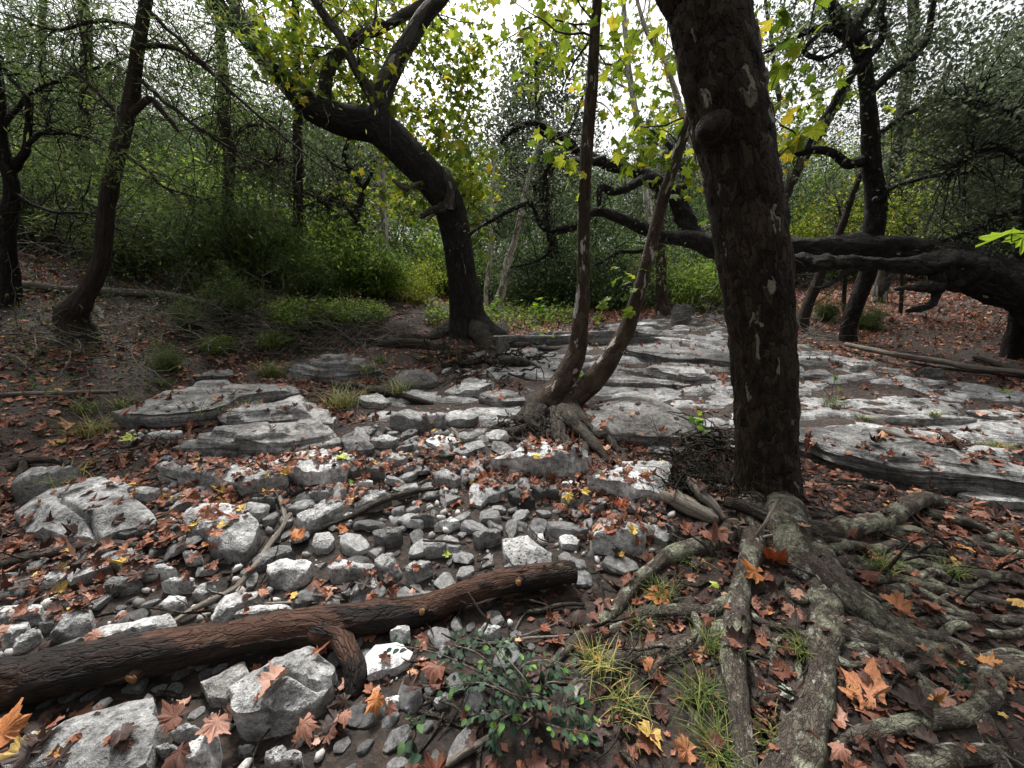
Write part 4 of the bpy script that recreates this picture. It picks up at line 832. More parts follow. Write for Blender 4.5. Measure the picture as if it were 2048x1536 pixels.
C = np.concatenate(C); sz = rng.uniform(.10, .21, len(C)); scatter(mb, C, sz, SYC_C, .35, curl=.35); part('crown', t3, mb, M['syc_leaf'], False, kind='stuff')
C = np.concatenate([cloud(610, 160, Y3 - .5, 60, 60, .4, 40, 7), cloud(545, 70, Y3 - .6, 45, 30, .3, 26, 4), cloud(740, 150, Y3 - .4, 80, 60, .3, 26, 8), cloud(900, 300, Y3 + .2, 60, 60, .3, 40, 8), cloud(920, 350, Y3 - .2, 40, 30, .3, 18, 4)])
leaf_parts(t3, 'leaf', C, .2, SYL)

# --- the fallen live oak lying across the right
b4 = G(2150, 700); t4 = tree('fallen_oak', 'fallen live oak whose rough dark trunk lies level across the right', b4)
main = [(2190, 640, 190, 5.0), (2120, 602, 152, 5.1), (2040, 577, 128, 5.3), (1960, 557, 112, 5.5), (1900, 530, 92, 5.7), (1850, 512, 70, 5.9), (1800, 500, 60, 6.0), (1720, 493, 56, 6.2), (1640, 493, 56, 6.4), (1580, 496, 56, 6.5), (1500, 492, 56, 6.6), (1430, 487, 54, 6.8), (1392, 462, 46, 6.9), (1370, 422, 40, 7.0), (1345, 386, 35, 7.0), (1300, 350, 32, 7.0), (1255, 330, 30, 7.0), (1210, 318, 26, 7.0), (1170, 300, 22, 7.), (1120, 280, 15, 7.), (1080, 262, 9, 7.)]
main = [(a, b_, c * (.72 if a > 1850 else .76), d) for a, b_, c, d in main]
L4 = [limb(t4, 'trunk', main, 'oak_bark', None, 48, .22, seed=110, freq=5, ridge=.05, wob=.8, tip=True, m=240)]
for i, q in enumerate([
 [(1440, 488, 42, 6.7), (1370, 478, 31, 6.6), (1320, 470, 25, 6.5), (1270, 452, 22, 6.5), (1230, 432, 20, 6.4), (1190, 425, 18, 6.4), (1160, 450, 16, 6.4), (1120, 461, 15, 6.4), (1085, 451, 14, 6.4), (1073, 425, 12, 6.4), (1060, 408, 10, 6.4), (1020, 420, 9, 6.4), (980, 445, 7, 6.4), (935, 472, 4, 6.4)],
 [(1300, 350, 22, 7.), (1260, 372, 17, 6.8), (1225, 380, 15, 6.7), (1205, 372, 13, 6.6), (1198, 410, 9, 6.6)],
 [(1210, 318, 18, 7.), (1150, 330, 13, 6.9), (1110, 325, 11, 6.8), (1090, 350, 8, 6.8), (1085, 400, 5, 6.7)],
 [(1150, 292, 14, 7.), (1080, 250, 12, 6.9), (1040, 252, 9, 6.9), (1000, 285, 6, 6.9)],
 [(1345, 386, 22, 7.), (1372, 360, 15, 7.1), (1360, 320, 12, 7.2), (1330, 280, 9, 7.3), (1300, 260, 6, 7.3)],
 [(1320, 470, 14, 6.5), (1290, 500, 9, 6.4), (1240, 505, 7, 6.4), (1190, 530, 5, 6.3)],
 [(1100, 458, 9, 6.4), (1098, 500, 7, 6.4), (1070, 525, 5, 6.4), (1020, 535, 3, 6.4)]]):
    L4.append(limb(t4, 'limb', q, 'oak_bark', None, 14, .12, seed=115 + i, wob=.6))
for i, q in enumerate([
 [(1930, 530, 96, 5.35), (1890, 520, 70, 5.3), (1850, 525, 50, 5.3), (1760, 522, 34, 5.4), (1690, 520, 36, 5.5), (1640, 530, 38, 5.6), (1600, 532, 40, 5.7), (1560, 522, 40, 5.8), (1500, 512, 34, 6.)],
 [(1890, 530, 50, 5.3), (1880, 560, 34, 5.2), (1876, 590, 26, 5.2), (1855, 614, 18, 5.15), (1812, 622, 9, 5.1)], [(1880, 570, 28, 5.2), (1835, 574, 20, 5.1), (1790, 580, 8, 5.1)],
 [(1700, 530, 24, 5.5), (1684, 552, 16, 5.45), (1660, 572, 12, 5.4), (1632, 578, 6, 5.4)], [(1570, 505, 16, 5.8), (1590, 520, 12, 5.6), (1610, 535, 8, 5.6)]]):
    limb(t4, 'dead_limb', [(a, b_, c * .72, d) for a, b_, c, d in q], 'oak_bark', None, 26, .38, seed=125 + i, freq=9, ridge=.10, m=110, wob=.8)
mb = MB(); e4 = sprout(mb, L4[1:], 260, .75, .008, .32, .12, 0, 4, .5, lo=.15, seg=3); part('twigs', t4, mb, M['oak_bark'], kind='stuff')
mb = MB(); scatter(mb, np.concatenate([fuzz(e4, 2200, .10), cloud(1080, 300, 7.4, 120, 90, .6, 1500, 30, .2), cloud(1260, 400, 7.2, 130, 60, .6, 900, 26, .2)]), rng.uniform(.03, .06, 4600), DIA, 0); part('crown', t4, mb, M['oak_leaf'], False, kind='stuff')

# --- upright dark oak behind the fallen one
b5 = G(1704, 682); Y5 = b5[1]; t5 = tree('oak_tree', 'upright dark oak with crooked limbs rising behind the fallen oak', b5)
L5 = [limb(t5, 'trunk', [(1698, 690, 44), (1703, 670, 33), (1712, 620, 32), (1725, 560, 33), (1740, 500, 41), (1752, 440, 40), (1754, 390, 37), (1748, 330, 36), (1740, 270, 34), (1735, 220, 30), (1728, 160, 29), (1715, 112, 31), (1690, 72, 30), (1660, 30, 26), (1635, -20, 22), (1600, -90, 16)], 'oak_bark', Y5, 22, .10, seed=140, ridge=.04, k=.86, wob=.6)]
for i, q in enumerate([
 [(1730, 328, 22), (1692, 326, 17), (1665, 305, 15), (1625, 300, 14), (1590, 310, 12), (1545, 312, 9)], [(1612, 302, 13), (1640, 250, 13), (1670, 200, 13), (1700, 150, 14), (1740, 110, 14), (1765, 75, 14), (1760, 30, 12), (1770, -30, 11)],
 [(1700, 82, 22), (1716, 40, 19), (1742, 0, 18), (1765, -60, 14)], [(1745, 180, 13), (1790, 140, 15), (1830, 110, 14), (1855, 70, 12), (1868, 10, 10), (1885, -40, 8)], [(1690, 72, 18), (1650, 58, 14), (1600, 68, 11), (1560, 90, 8), (1515, 115, 5)],
 [(1650, 60, 10), (1610, 100, 9), (1640, 118, 8), (1690, 95, 6), (1740, 60, 5)], [(1740, 270, 12), (1775, 255, 10), (1830, 220, 9), (1900, 190, 7), (1990, 150, 5)], [(1755, 400, 9), (1800, 370, 7), (1880, 350, 6), (1960, 345, 5), (2050, 330, 4)]]):
    L5.append(limb(t5, 'limb', q, 'oak_bark', Y5 - .15 * (i % 3), 12, .10, seed=145 + i, wob=.6))
mb = MB(); e5 = sprout(mb, L5[1:], 150, .9, .009, .3, .05, 0, 4, .5, lo=.1, seg=3); part('twigs', t5, mb, M['oak_bark'], kind='stuff')
mb = MB(); C = np.concatenate([fuzz(e5, 1800, .12), cloud(1900, 110, Y5 + .2, 180, 90, 1., 2600, 40, .22), cloud(1620, 30, Y5, 140, 50, .8, 900, 20, .25), cloud(1960, 230, Y5 - 1.2, 130, 60, .8, 1800, 30, .25), cloud(1780, 40, Y5 + .6, 260, 70, 1., 2600, 44, .25), cloud(1600, 110, Y5 + .8, 120, 70, .8, 900, 24, .25), cloud(1850, 260, Y5 + 1., 120, 80, .8, 1300, 24, .25)])
scatter(mb, C, rng.uniform(.045, .085, len(C)), DIA, 0); part('crown', t5, mb, M['oak_leaf'], False, kind='stuff')

# --- pole-like and lesser trees
def simple(name, label, pts, bark, Y, foot, seed, seg=12, limbs=(), twigs=0, tl=1., leafspec=None, droop=0., gnarl=.25, up=0., extra=(), group=None, tr=.010, leafn=0, kids=3):
    f = G(*foot) if foot else path(pts, Y)[0][0]; Y = Y or f[1]
    P0, R0 = path(pts, Y); g0 = float(terrain(P0[0][0], P0[0][1]))
    if P0[0][2] > g0 - .05: pts = (np.vstack([[(*P0[0][:2], g0 - .15)], P0]), np.concatenate([[R0[0] * 1.25], R0]))
    else: pts = (P0, R0)
    f = np.array((P0[0][0], P0[0][1], g0))
    t = tree(name, label, f, group); sk = [limb(t, 'trunk', pts, bark, Y, seg, .10, seed=seed, ridge=.03, k=.76 if seed == 200 else 1., wob=.6)]
    for i, q in enumerate(limbs): sk.append(limb(t, 'limb', q, bark, Y, 9, .08, seed=seed + 3 + i, wob=.6))
    if twigs:
        mb = MB(); e = sprout(mb, sk, int(twigs * 1.5), tl, tr, gnarl, droop, up, kids, .5, lo=.25, seg=3); part('twigs', t, mb, M[bark], kind='stuff')
    if leafspec:
        mat, tpl, lo, hi, clouds = leafspec; C = [cloud(*c) for c in clouds]
        if leafn: C.append(fuzz(e, leafn, .10))
        C = np.concatenate(C); mb = MB(); scatter(mb, C, rng.uniform(lo, hi, len(C)), tpl, .1, curl=.3 if tpl is SYC_C else 0); part('crown', t, mb, M[mat], False, kind='stuff')
    return t, Y
CED = lambda *c: ('cedar_leaf', FROND, .04, .11, [(*q[:6], int(q[6] * 1.5), *q[7:]) for q in c])
simple('cedar_tree', 'leaning cedar with a pale torn foot beside the log on the left bank', [(140, 640, 70), (160, 605, 48), (178, 570, 38), (196, 525, 35), (206, 470, 34), (220, 400, 34), (236, 330, 34), (250, 260, 32), (263, 190, 31), (276, 120, 29), (288, 50, 27), (298, -40, 24), (310, -160, 18)], 'cedar_bark', 4.9, (165, 625), 200, 20,
  [[(262, 230, 14), (300, 200, 11), (340, 240, 9), (355, 262, 7)], [(255, 250, 9), (200, 190, 7), (130, 120, 5)], [(280, 90, 10), (360, 100, 8), (450, 170, 5)], [(292, 20, 9), (360, 80, 7), (470, 190, 6), (600, 300, 4), (680, 360, 2)], [(270, 150, 9), (350, 220, 7), (450, 290, 5), (560, 340, 3)], [(240, 300, 8), (300, 345, 7), (330, 375, 5), (420, 400, 3)], [(285, 60, 9), (200, 40, 7), (110, 60, 5), (20, 30, 3)]], 90, 1.3,
  CED((150, 80, 5.2, 190, 90, .9, 2600, 40, .2), (420, 130, 5.4, 150, 110, .8, 1900, 36, .2), (230, 330, 4.6, 130, 60, .4, 500, 16, .3)), .06, .22, leafn=900, tr=.007)
mb = MB(); tA = [o for o in COL.objects if o.name == 'cedar_tree'][0]
for q in ([(150,620,26,.8),(140,630,16,.6),(135,645,8,.2)], [(165,622,26,.9),(172,640,14,.6),(180,650,8,.2)], [(175,610,22,.9),(195,622,12,.5),(205,640,7,.1)]):
    P, R = gpath(q); mb = MB(); tube(mb, P, R, 10, amp=.2, freq=12, seed=210); part('root', tA, mb, M['dead_wood'])
simple('cedar_tree', 'straight thin cedar with bare dead side twigs left of the leaning sycamore', [(602, 590, 22), (600, 550, 19), (598, 480, 18), (597, 400, 18), (596, 300, 18), (592, 200, 16), (590, 100, 16), (588, 0, 14), (586, -120, 10)], 'cedar_bark', 9.5, None, 220, 12, [[(598, 380, 7), (640, 400, 5), (680, 440, 3)], [(597, 330, 7), (560, 320, 5), (510, 330, 3)], [(596, 420, 7), (650, 400, 6), (700, 420, 4), (730, 470, 2)]], 150, 1.5, CED((590, 60, 9.8, 100, 120, 1., 2600, 40, .2), (560, 240, 9.8, 90, 110, 1., 1500, 40, .2)), .06, .3, leafn=1100, kids=4)
simple('cedar_tree', 'dark cedar pole left of the straight thin cedar', [(456, 470, 22), (455, 420, 20), (455, 330, 20), (450, 240, 20), (445, 130, 18), (440, 0, 15), (436, -120, 10)], 'cedar_bark', 8.5, None, 230, 12, [[(455, 280, 8), (500, 250, 6), (540, 260, 4)], [(452, 330, 7), (520, 335, 6), (560, 310, 4)]], 110, 1.3, CED((440, 150, 8.7, 130, 150, 1., 2600, 50, .2), (470, 380, 8.9, 90, 60, .8, 700, 20, .25)), .05, .3, leafn=900)
simple('cedar_tree', 'dark forked tree cut by the left edge', [(10, 640, 36), (8, 560, 30), (10, 480, 27), (16, 400, 24), (14, 330, 22), (6, 260, 20), (-4, 180, 18), (-20, 60, 14)], 'oak_bark', 5.6, (10, 640), 240, 14, [[(12, 340, 20), (40, 315, 14), (56, 280, 12), (58, 230, 11), (50, 190, 9), (15, 150, 7), (0, 110, 6)], [(56, 285, 9), (90, 268, 7), (150, 268, 5), (210, 285, 3)], [(6, 250, 9), (60, 190, 7), (140, 150, 6), (240, 120, 4), (330, 60, 2)], [(14, 380, 9), (90, 420, 7), (180, 430, 5), (260, 470, 3)]], 70, 1.2, CED((40, 130, 5.9, 130, 130, .8, 2000, 40, .2), (60, 330, 6.2, 90, 80, .6, 600, 20, .25)), .03, .35, leafn=500)
simple('cedar_tree', 'distant cedar trunk in the upper left between two dark cedars', [(175, 480, 20), (172, 380, 19), (170, 260, 18), (168, 120, 18), (165, 0, 16), (162, -120, 12)], 'cedar_bark', 9.5, None, 250, 12, [], 110, 1.5, CED((170, 180, 9.8, 170, 200, 1.2, 3600, 60, .18), (320, 80, 9.6, 120, 120, 1., 1600, 30, .2)), .05, .3, leafn=900)
simple('cedar_tree', 'slim cedar half hidden behind the forked tree at far left', [(95, 500, 14), (92, 400, 13), (88, 260, 12), (86, 100, 11), (84, -60, 9)], 'cedar_bark', 11, None, 255, 10, [], 80, 1.5, CED((90, 220, 11.2, 150, 170, 1., 2400, 40, .2)), .05, .3, leafn=500)
PS = lambda *c: ('syc_leaf', SYC_C, .12, .22, c)
simple('pale_sycamore', 'slim pale sycamore pole just left of the leaning sycamore', [(774, 585, 17), (772, 550, 15), (770, 480, 14), (765, 400, 13), (762, 300, 12), (757, 150, 10), (752, 0, 9), (748, -120, 7)], 'pale_bark', 12, None, 260, 10, [[(762, 300, 6), (740, 260, 4), (700, 230, 3)]], 24, 1.3, PS((740, 400, 12.2, 80, 60, .8, 260, 10), (760, 60, 12.2, 90, 90, 1, 260, 12)), 0, .2, .1)
simple('pale_sycamore', 'short pale trunk leaning right behind the leaning sycamore foot', [(992, 612, 20), (1002, 590, 17), (1015, 540, 15), (1030, 470, 12), (1046, 400, 10), (1065, 330, 8), (1090, 240, 6)], 'pale_bark', 11.5, None, 264, 10, [], 14, 1.2, PS((1090, 130, 11.8, 50, 60, .8, 200, 9)), 0, .2, .1)
simple('pale_sycamore', 'very thin pale stem beside the short leaning pale trunk', [(970, 618, 11), (974, 580, 9), (978, 540, 8), (983, 460, 7), (986, 380, 6), (990, 280, 4)], 'pale_bark', 11.8, None, 268, 8, [], 10, 1., PS((985, 330, 12, 40, 60, .5, 90, 6)), 0, .2, .1)
simple('pale_sycamore', 'white-barked sycamore rising into the sky behind the twin stems', [(1312, 600, 18), (1305, 480, 16), (1292, 370, 14), (1284, 300, 13), (1270, 200, 12), (1256, 120, 11), (1250, 40, 10), (1248, -60, 8)], 'pale_bark', 13.5, None, 272, 10, [[(1264, 165, 6), (1235, 135, 5), (1190, 120, 4), (1140, 90, 2)], [(1268, 185, 5), (1240, 170, 4), (1200, 150, 3)], [(1254, 100, 6), (1290, 50, 4), (1300, 0, 3)]], 40, 1.4, PS((1230, 80, 13.6, 110, 90, 1., 420, 18), (1120, 60, 13.4, 70, 70, 1., 260, 12)), 0, .2, .1)
simple('pale_sycamore', 'pale grey stem leaning left behind the big sycamore', [(1470, 640, 16), (1458, 560, 15), (1440, 470, 14), (1412, 370, 14), (1386, 290, 13), (1360, 220, 12), (1330, 130, 10), (1292, 60, 8), (1268, -20, 6)], 'pale_bark', 9, None, 276, 10, [], 20, 1.2, PS((1330, 200, 9.3, 70, 70, .7, 160, 8)), 0, .2, .1)
simple('pale_sycamore', 'tall pale grey trunk behind the crooked oak on the right', [(1768, 600, 26), (1772, 500, 25), (1780, 410, 23), (1790, 330, 23), (1800, 250, 22), (1812, 150, 20), (1822, 60, 18), (1830, -60, 16)], 'limb_bark', 11, None, 280, 14, [[(1796, 300, 12), (1830, 240, 11), (1868, 190, 9), (1900, 130, 7)], [(1812, 150, 9), (1770, 60, 7), (1740, 0, 5)]], 34, 1.4, PS((1800, 340, 11.4, 110, 90, .8, 420, 16), (1830, 220, 11.2, 90, 60, .8, 240, 10)), 0, .2, .1)
simple('pale_sycamore', 'grey trunk slanting right between big sycamore and crooked oak', [(1520, 600, 20), (1540, 470, 18), (1570, 400, 17), (1600, 332, 17), (1640, 268, 17), (1680, 200, 16), (1712, 140, 13), (1750, 60, 10)], 'limb_bark', 10, None, 284, 12, [[(1560, 200, 9), (1545, 100, 8), (1530, 0, 6)]], 20, 1.3, PS((1590, 250, 10.2, 60, 80, .7, 260, 10), (1650, 190, 10, 50, 30, .5, 90, 5)), 0, .2, .1)
simple('young_tree', 'reddish short trunk standing beyond the creek between the twin stems', [(1334, 628, 34), (1331, 610, 26), (1328, 580, 21), (1325, 530, 18), (1320, 490, 18), (1316, 430, 14), (1310, 350, 10)], 'sap_bark', 10.2, None, 288, 12, [], 24, 1.1, ('bush_leaf', OVAL, .06, .12, [(1350, 520, 10.4, 90, 50, .6, 700, 20)]), 0, .25, .1)
simple('young_tree', 'thin trunk leaning right under the fallen oak', [(1602, 640, 24), (1612, 615, 21), (1624, 585, 20), (1645, 545, 18), (1672, 480, 15), (1700, 410, 11), (1730, 330, 8)], 'cedar_bark', 7.9, (1604, 636), 292, 12, [], 16, 1., ('oak_leaf', DIA, .05, .09, [(1720, 360, 8.2, 60, 40, .6, 300, 10)]), 0, .25, .1)
simple('oak_tree', 'dark trunk at the right edge under the fallen oak', [(2018, 728, 52), (2024, 700, 42), (2032, 655, 37), (2044, 600, 36), (2056, 500, 34), (2066, 380, 30), (2072, 250, 26), (2080, 100, 20)], 'oak_bark', 5.8, (2022, 724), 296, 14, [[(2066, 330, 14), (2010, 300, 10), (1940, 310, 7), (1890, 360, 4)], [(2070, 420, 12), (2000, 430, 9), (1930, 470, 6), (1880, 480, 3)], [(2072, 260, 10), (1990, 210, 7), (1920, 200, 4)]], 110, 1.2, ('oak_leaf', DIA, .04, .075, [(1970, 270, 6.8, 120, 80, .8, 2600, 40, .2), (1990, 430, 6.9, 110, 90, .8, 2600, 40, .2), (1880, 420, 8.0, 80, 90, .8, 1200, 26, .2)]), .06, .3, leafn=1500)
simple('oak_tree', 'gnarled small oak behind the slim pale pole', [(716, 600, 16), (714, 520, 15), (712, 440, 14), (722, 390, 12), (706, 345, 11), (690, 312, 9), (700, 270, 6)], 'oak_bark', 11.5, None, 300, 10, [[(720, 385, 8), (742, 352, 7), (748, 320, 4)], [(712, 440, 9), (680, 400, 7), (650, 395, 5), (620, 420, 3)], [(712, 470, 8), (690, 460, 7), (660, 480, 5), (650, 500, 3)], [(706, 345, 6), (670, 330, 5), (640, 300, 3)]], 80, 1.1, ('oak_leaf', DIA, .06, .11, [(690, 300, 11.8, 90, 70, .8, 900, 20)]), .06, .35, leafn=500)
simple('oak_tree', 'grey-green oak crown filling the sky left of the twin stems', [(1120, 620, 22), (1105, 500, 20), (1090, 400, 18), (1080, 300, 14), (1075, 200, 11), (1070, 110, 7)], 'oak_bark', 14, None, 305, 10, [[(1090, 400, 10), (1030, 330, 8), (1000, 260, 5)], [(1085, 330, 9), (1140, 260, 7), (1170, 180, 4)]], 90, 1.6, ('oak_leaf', OVAL, .09, .16, [(1070, 160, 14.2, 80, 100, 1.2, 2600, 44, .2), (1040, 290, 14., 100, 90, 1.2, 2800, 40, .22), (1130, 220, 14., 70, 130, 1.2, 2200, 36, .22), (1100, 390, 14, 120, 70, 1., 1600, 26, .25)]), .02, .3, leafn=600)

simple('young_tree', 'yellow-green young tree leafing left of the crooked oak above the fallen trunk', [(1690, 640, 8), (1688, 560, 7), (1684, 470, 6), (1676, 400, 4)], 'cedar_bark', 9.3, None, 310, 8, [], 30, .9, ('syc_leaf', OVAL, .05, .10, [(1660, 440, 9.4, 70, 60, .8, 1500, 26, .25), (1620, 480, 9.4, 60, 30, .6, 500, 12, .3)]), 0, .25, .1)
simple('young_tree', 'yellow-green young tree leafing right of the crooked oak above the fallen trunk', [(1800, 640, 8), (1805, 560, 7), (1808, 470, 6), (1812, 400, 4)], 'cedar_bark', 9.0, None, 314, 8, [], 30, .9, ('syc_leaf', OVAL, .05, .10, [(1815, 440, 9.1, 55, 60, .8, 1600, 26, .25)]), 0, .25, .1)
# ------------------------------------------------------------------ background wood: a few kinds of tree and bush, copied about
def copy_tree(o, parent=None):
    c = o.copy(); COL.objects.link(c); c.parent = parent
    for ch in list(o.children): copy_tree(ch, c)
    return c
def proto_tree(name, bark, mat, tpl, H, cr, n, lo, hi, seed, trunk_r=.13, gn=.10, low=.35):
    global rng
    keep, rng = rng, np.random.default_rng(seed)
    t = thing(name, '', '', (0, 0, 0)); W = walk((0, 0, -.5), (rng.normal() * .08, rng.normal() * .08, 1), H * .9, 10, gn, 0, .12); mb = MB(); sk = [tube(mb, W, np.linspace(trunk_r, .03, len(W)), 9, seed=seed)]; part('trunk', t, mb, M[bark])
    mb = MB()
    for k in range(9):
        i = rng.integers(3, 10); a = rng.uniform(0, 6.28); w = walk(W[i], (cos(a), sin(a), .5), cr * rng.uniform(.6, 1.1), 7, .25, 0, .05); sk.append(tube(mb, w, np.linspace(trunk_r * .4, .012, len(w)), 6, m=14, seed=seed + k))
    part('limbs', t, mb, M[bark], kind='stuff')
    mb = MB(); e = sprout(mb, sk[1:], 50, cr * .5, .012, .3, .04, 0, 2, .5, lo=.1, seg=3)
    k = 46; q = unit(rng.normal(size=(k, 3))) * rng.random((k, 1)) ** .38; Cc = q * np.array((cr, cr, H * (1 - low) * .55)) + np.array((W[-1][0] * .7, W[-1][1] * .7, H * (low + (1 - low) * .5)))
    C = np.concatenate([Cc[rng.integers(0, k, n)] + rng.normal(size=(n, 3)) * cr * .17, fuzz(e, n // 3, .2)])
    scatter(mb, C, rng.uniform(lo, hi, len(C)), tpl, .1, curl=.3 if tpl is SYC_C else 0); part('crown', t, mb, M[mat], False, kind='stuff')
    rng = keep; return t
def proto_bush(name, bark, mat, tpl, H, R, n, lo, hi, seed, stems=7, flat=.1, clump=.2):
    global rng
    keep, rng = rng, np.random.default_rng(seed)
    t = thing(name, '', '', (0, 0, 0)); mb = MB(); sk = []
    for k in range(stems):
        a = rng.uniform(0, 6.28); w = walk((.1 * rng.normal(), .1 * rng.normal(), -.15), (cos(a) * .5, sin(a) * .5, 1), H * rng.uniform(.7, 1.1), 7, .16, 0, .02); twig(mb, w, np.linspace(.018, .004, 8)); sk.append((w, np.linspace(.018, .004, 8)))
    e = sprout(mb, sk, 60, R * .6, .006, .3, .03, .05, 2, .5, lo=.1, seg=3); part('stems', t, mb, M[bark], kind='stuff')
    k = 40; q = unit(rng.normal(size=(k, 3))) * rng.random((k, 1)) ** .4; Cc = q * np.array((R, R, H * .5)) + np.array((0, 0, H * .52))
    C = np.concatenate([Cc[rng.integers(0, k, n)] + rng.normal(size=(n, 3)) * R * clump, fuzz(e, n, .08 * R + .03)]); C = C[C[:, 2] > .02]
    mb = MB(); scatter(mb, C, rng.uniform(lo, hi, len(C)), tpl, flat); part('foliage', t, mb, M[mat], False, kind='stuff')
    rng = keep; return t
pt = {'oak': proto_tree('oak_tree', 'oak_bark', 'oak_leaf', OVAL, 8.5, 2.6, 6500, .10, .20, 1),
      'green': proto_tree('oak_tree', 'oak_bark', 'dark_leaf', OVAL, 7.5, 2.8, 6500, .11, .20, 2, low=.15),
      'syc': proto_tree('sycamore_tree', 'pale_bark', 'bush_leaf', SYC_C, 9.5, 2.3, 3000, .14, .26, 3, .11),
      'cedar': proto_tree('cedar_tree', 'cedar_bark', 'cedar_leaf', FROND, 8.0, 2.0, 9000, .14, .32, 4, low=.05),
      'bushL': proto_bush('bush', 'dead_wood', 'bush_leaf', OVAL, 1.7, 1.2, 2600, .06, .15, 5),
      'bushD': proto_bush('bush', 'oak_bark', 'dark_leaf', OVAL, 2.0, 1.5, 4200, .05, .12, 6),
      'bushC': proto_bush('cedar_sapling', 'cedar_bark', 'cedar_leaf', FROND, 2.2, 1.0, 4600, .07, .19, 7),
      'bushY': proto_bush('bush', 'dead_wood', 'syc_leaf', OVAL, 1.5, 1.1, 2600, .05, .10, 8)}
WOOD = {'oak': ('grey-green oak standing back in the wood behind the nearer trees', 'tree', 'oaks far back in the wood'),
        'green': ('dark green spreading tree low in the wood beyond the creek', 'tree', 'dark spreading trees of the far wood'),
        'syc': ('pale-stemmed leafy tree far back in the wood', 'tree', 'pale-stemmed trees far back in the wood'),
        'cedar': ('dense dark cedar far back in the wood', 'tree', 'cedars far back in the wood'),
        'bushL': ('light green bush in the undergrowth at the edge of the wood', 'bush', 'light green bushes of the undergrowth'),
        'bushD': ('dark green bush in the undergrowth beyond the creek', 'bush', 'dark bushes of the undergrowth'),
        'bushC': ('feathery cedar sapling in the undergrowth', 'sapling', 'cedar saplings of the undergrowth'),
        'bushY': ('yellow-green bush at the edge of the creek woods', 'bush', 'yellow-green bushes')}
used = set()
def plant(kind, x, y, s=1., sz=None, label=None, rz=None):
    t = pt[kind] if kind not in used else copy_tree(pt[kind]); used.add(kind)
    t.location = (x, y, float(terrain(x, y)) - .05); t.rotation_euler = (0, 0, rng.uniform(0, 6.28) if rz is None else rz); t.scale = (s, s, sz or s)
    l, c, g = WOOD[kind]; props(t, label or l, c, g)
    return t
def at(px, Y): p = PY(px, 600, Y); return p[0], Y
for px, Y, k, s in ((60,17,'cedar',.8),(200,15,'green',.7),(330,18,'cedar',.85),(400,14,'green',.62),(520,17,'syc',.7),(560,22,'cedar',.9),(640,16,'green',.6),(130,20,'green',.85),(470,22,'green',.85),(690,21,'syc',.95),(760,19,'green',.75),(820,26,'oak',.9),(870,20,'green',.62),(930,24,'syc',.8),(980,18,'green',.62),(1030,26,'oak',.85),
   (1100,19,'green',.62),(1160,23,'green',.8),(1200,17,'green',.62),(1250,26,'oak',1.),(1310,18,'green',.62),(1360,24,'oak',.95),(1420,20,'green',.7),(1500,23,'oak',.95),(1560,17,'green',.6),(1600,25,'syc',.75),(1660,19,'oak',.7),(1720,26,'oak',.85),(1780,18,'green',.75),(1850,15,'oak',.95),(1910,20,'oak',1.1),(1960,14,'oak',.85),(2040,17,'oak',1.1),(2140,13,'oak',1.),(-80,13,'cedar',.7),(-200,17,'green',.8),(2260,17,'oak',1.1),
   (800,30,'green',1.),(960,30,'oak',.95),(1040,31,'green',1.),(1180,30,'oak',1.),(1240,31,'green',1.),(1400,30,'green',1.05),(1580,30,'oak',1.),(1760,31,'green',1.05),(60,30,'green',1.1),(180,31,'oak',1.1),(300,30,'green',1.1),(420,31,'oak',1.1),(540,30,'green',1.1),(640,31,'oak',1.05),(20,24,'oak',.75),(250,26,'oak',.7),(450,28,'oak',.8),(720,32,'green',1.1),(900,34,'green',1.),(1080,34,'green',1.),(1300,34,'oak',1.1),(1500,34,'oak',1.),(1680,34,'oak',1.),(1880,30,'oak',1.2),(2000,27,'oak',1.2)):
    x, y = at(px, Y); plant(k, x, y, s)
far = [(px, Y) for px, Y in zip(range(-300, 2400, 95), [44, 39, 47, 41] * 8)]
for i, (px, Y) in enumerate(far):
    x, y = at(px, Y); plant(('green', 'oak', 'green')[i % 3], x, y, 1.05 + .15 * (i % 2))
ANC = [(-200, None), (10, 'the left edge tree'), (215, 'the leaning cedar'), (455, 'the dark cedar pole'), (597, 'the straight thin cedar'), (768, 'the slim pale pole'), (925, 'the leaning sycamore'), (1020, 'the short leaning pale trunk'), (1165, 'the left twin stem'), (1300, 'the right twin stem'), (1520, 'the big sycamore'), (1745, 'the crooked oak'), (2040, 'the right edge trunk')]
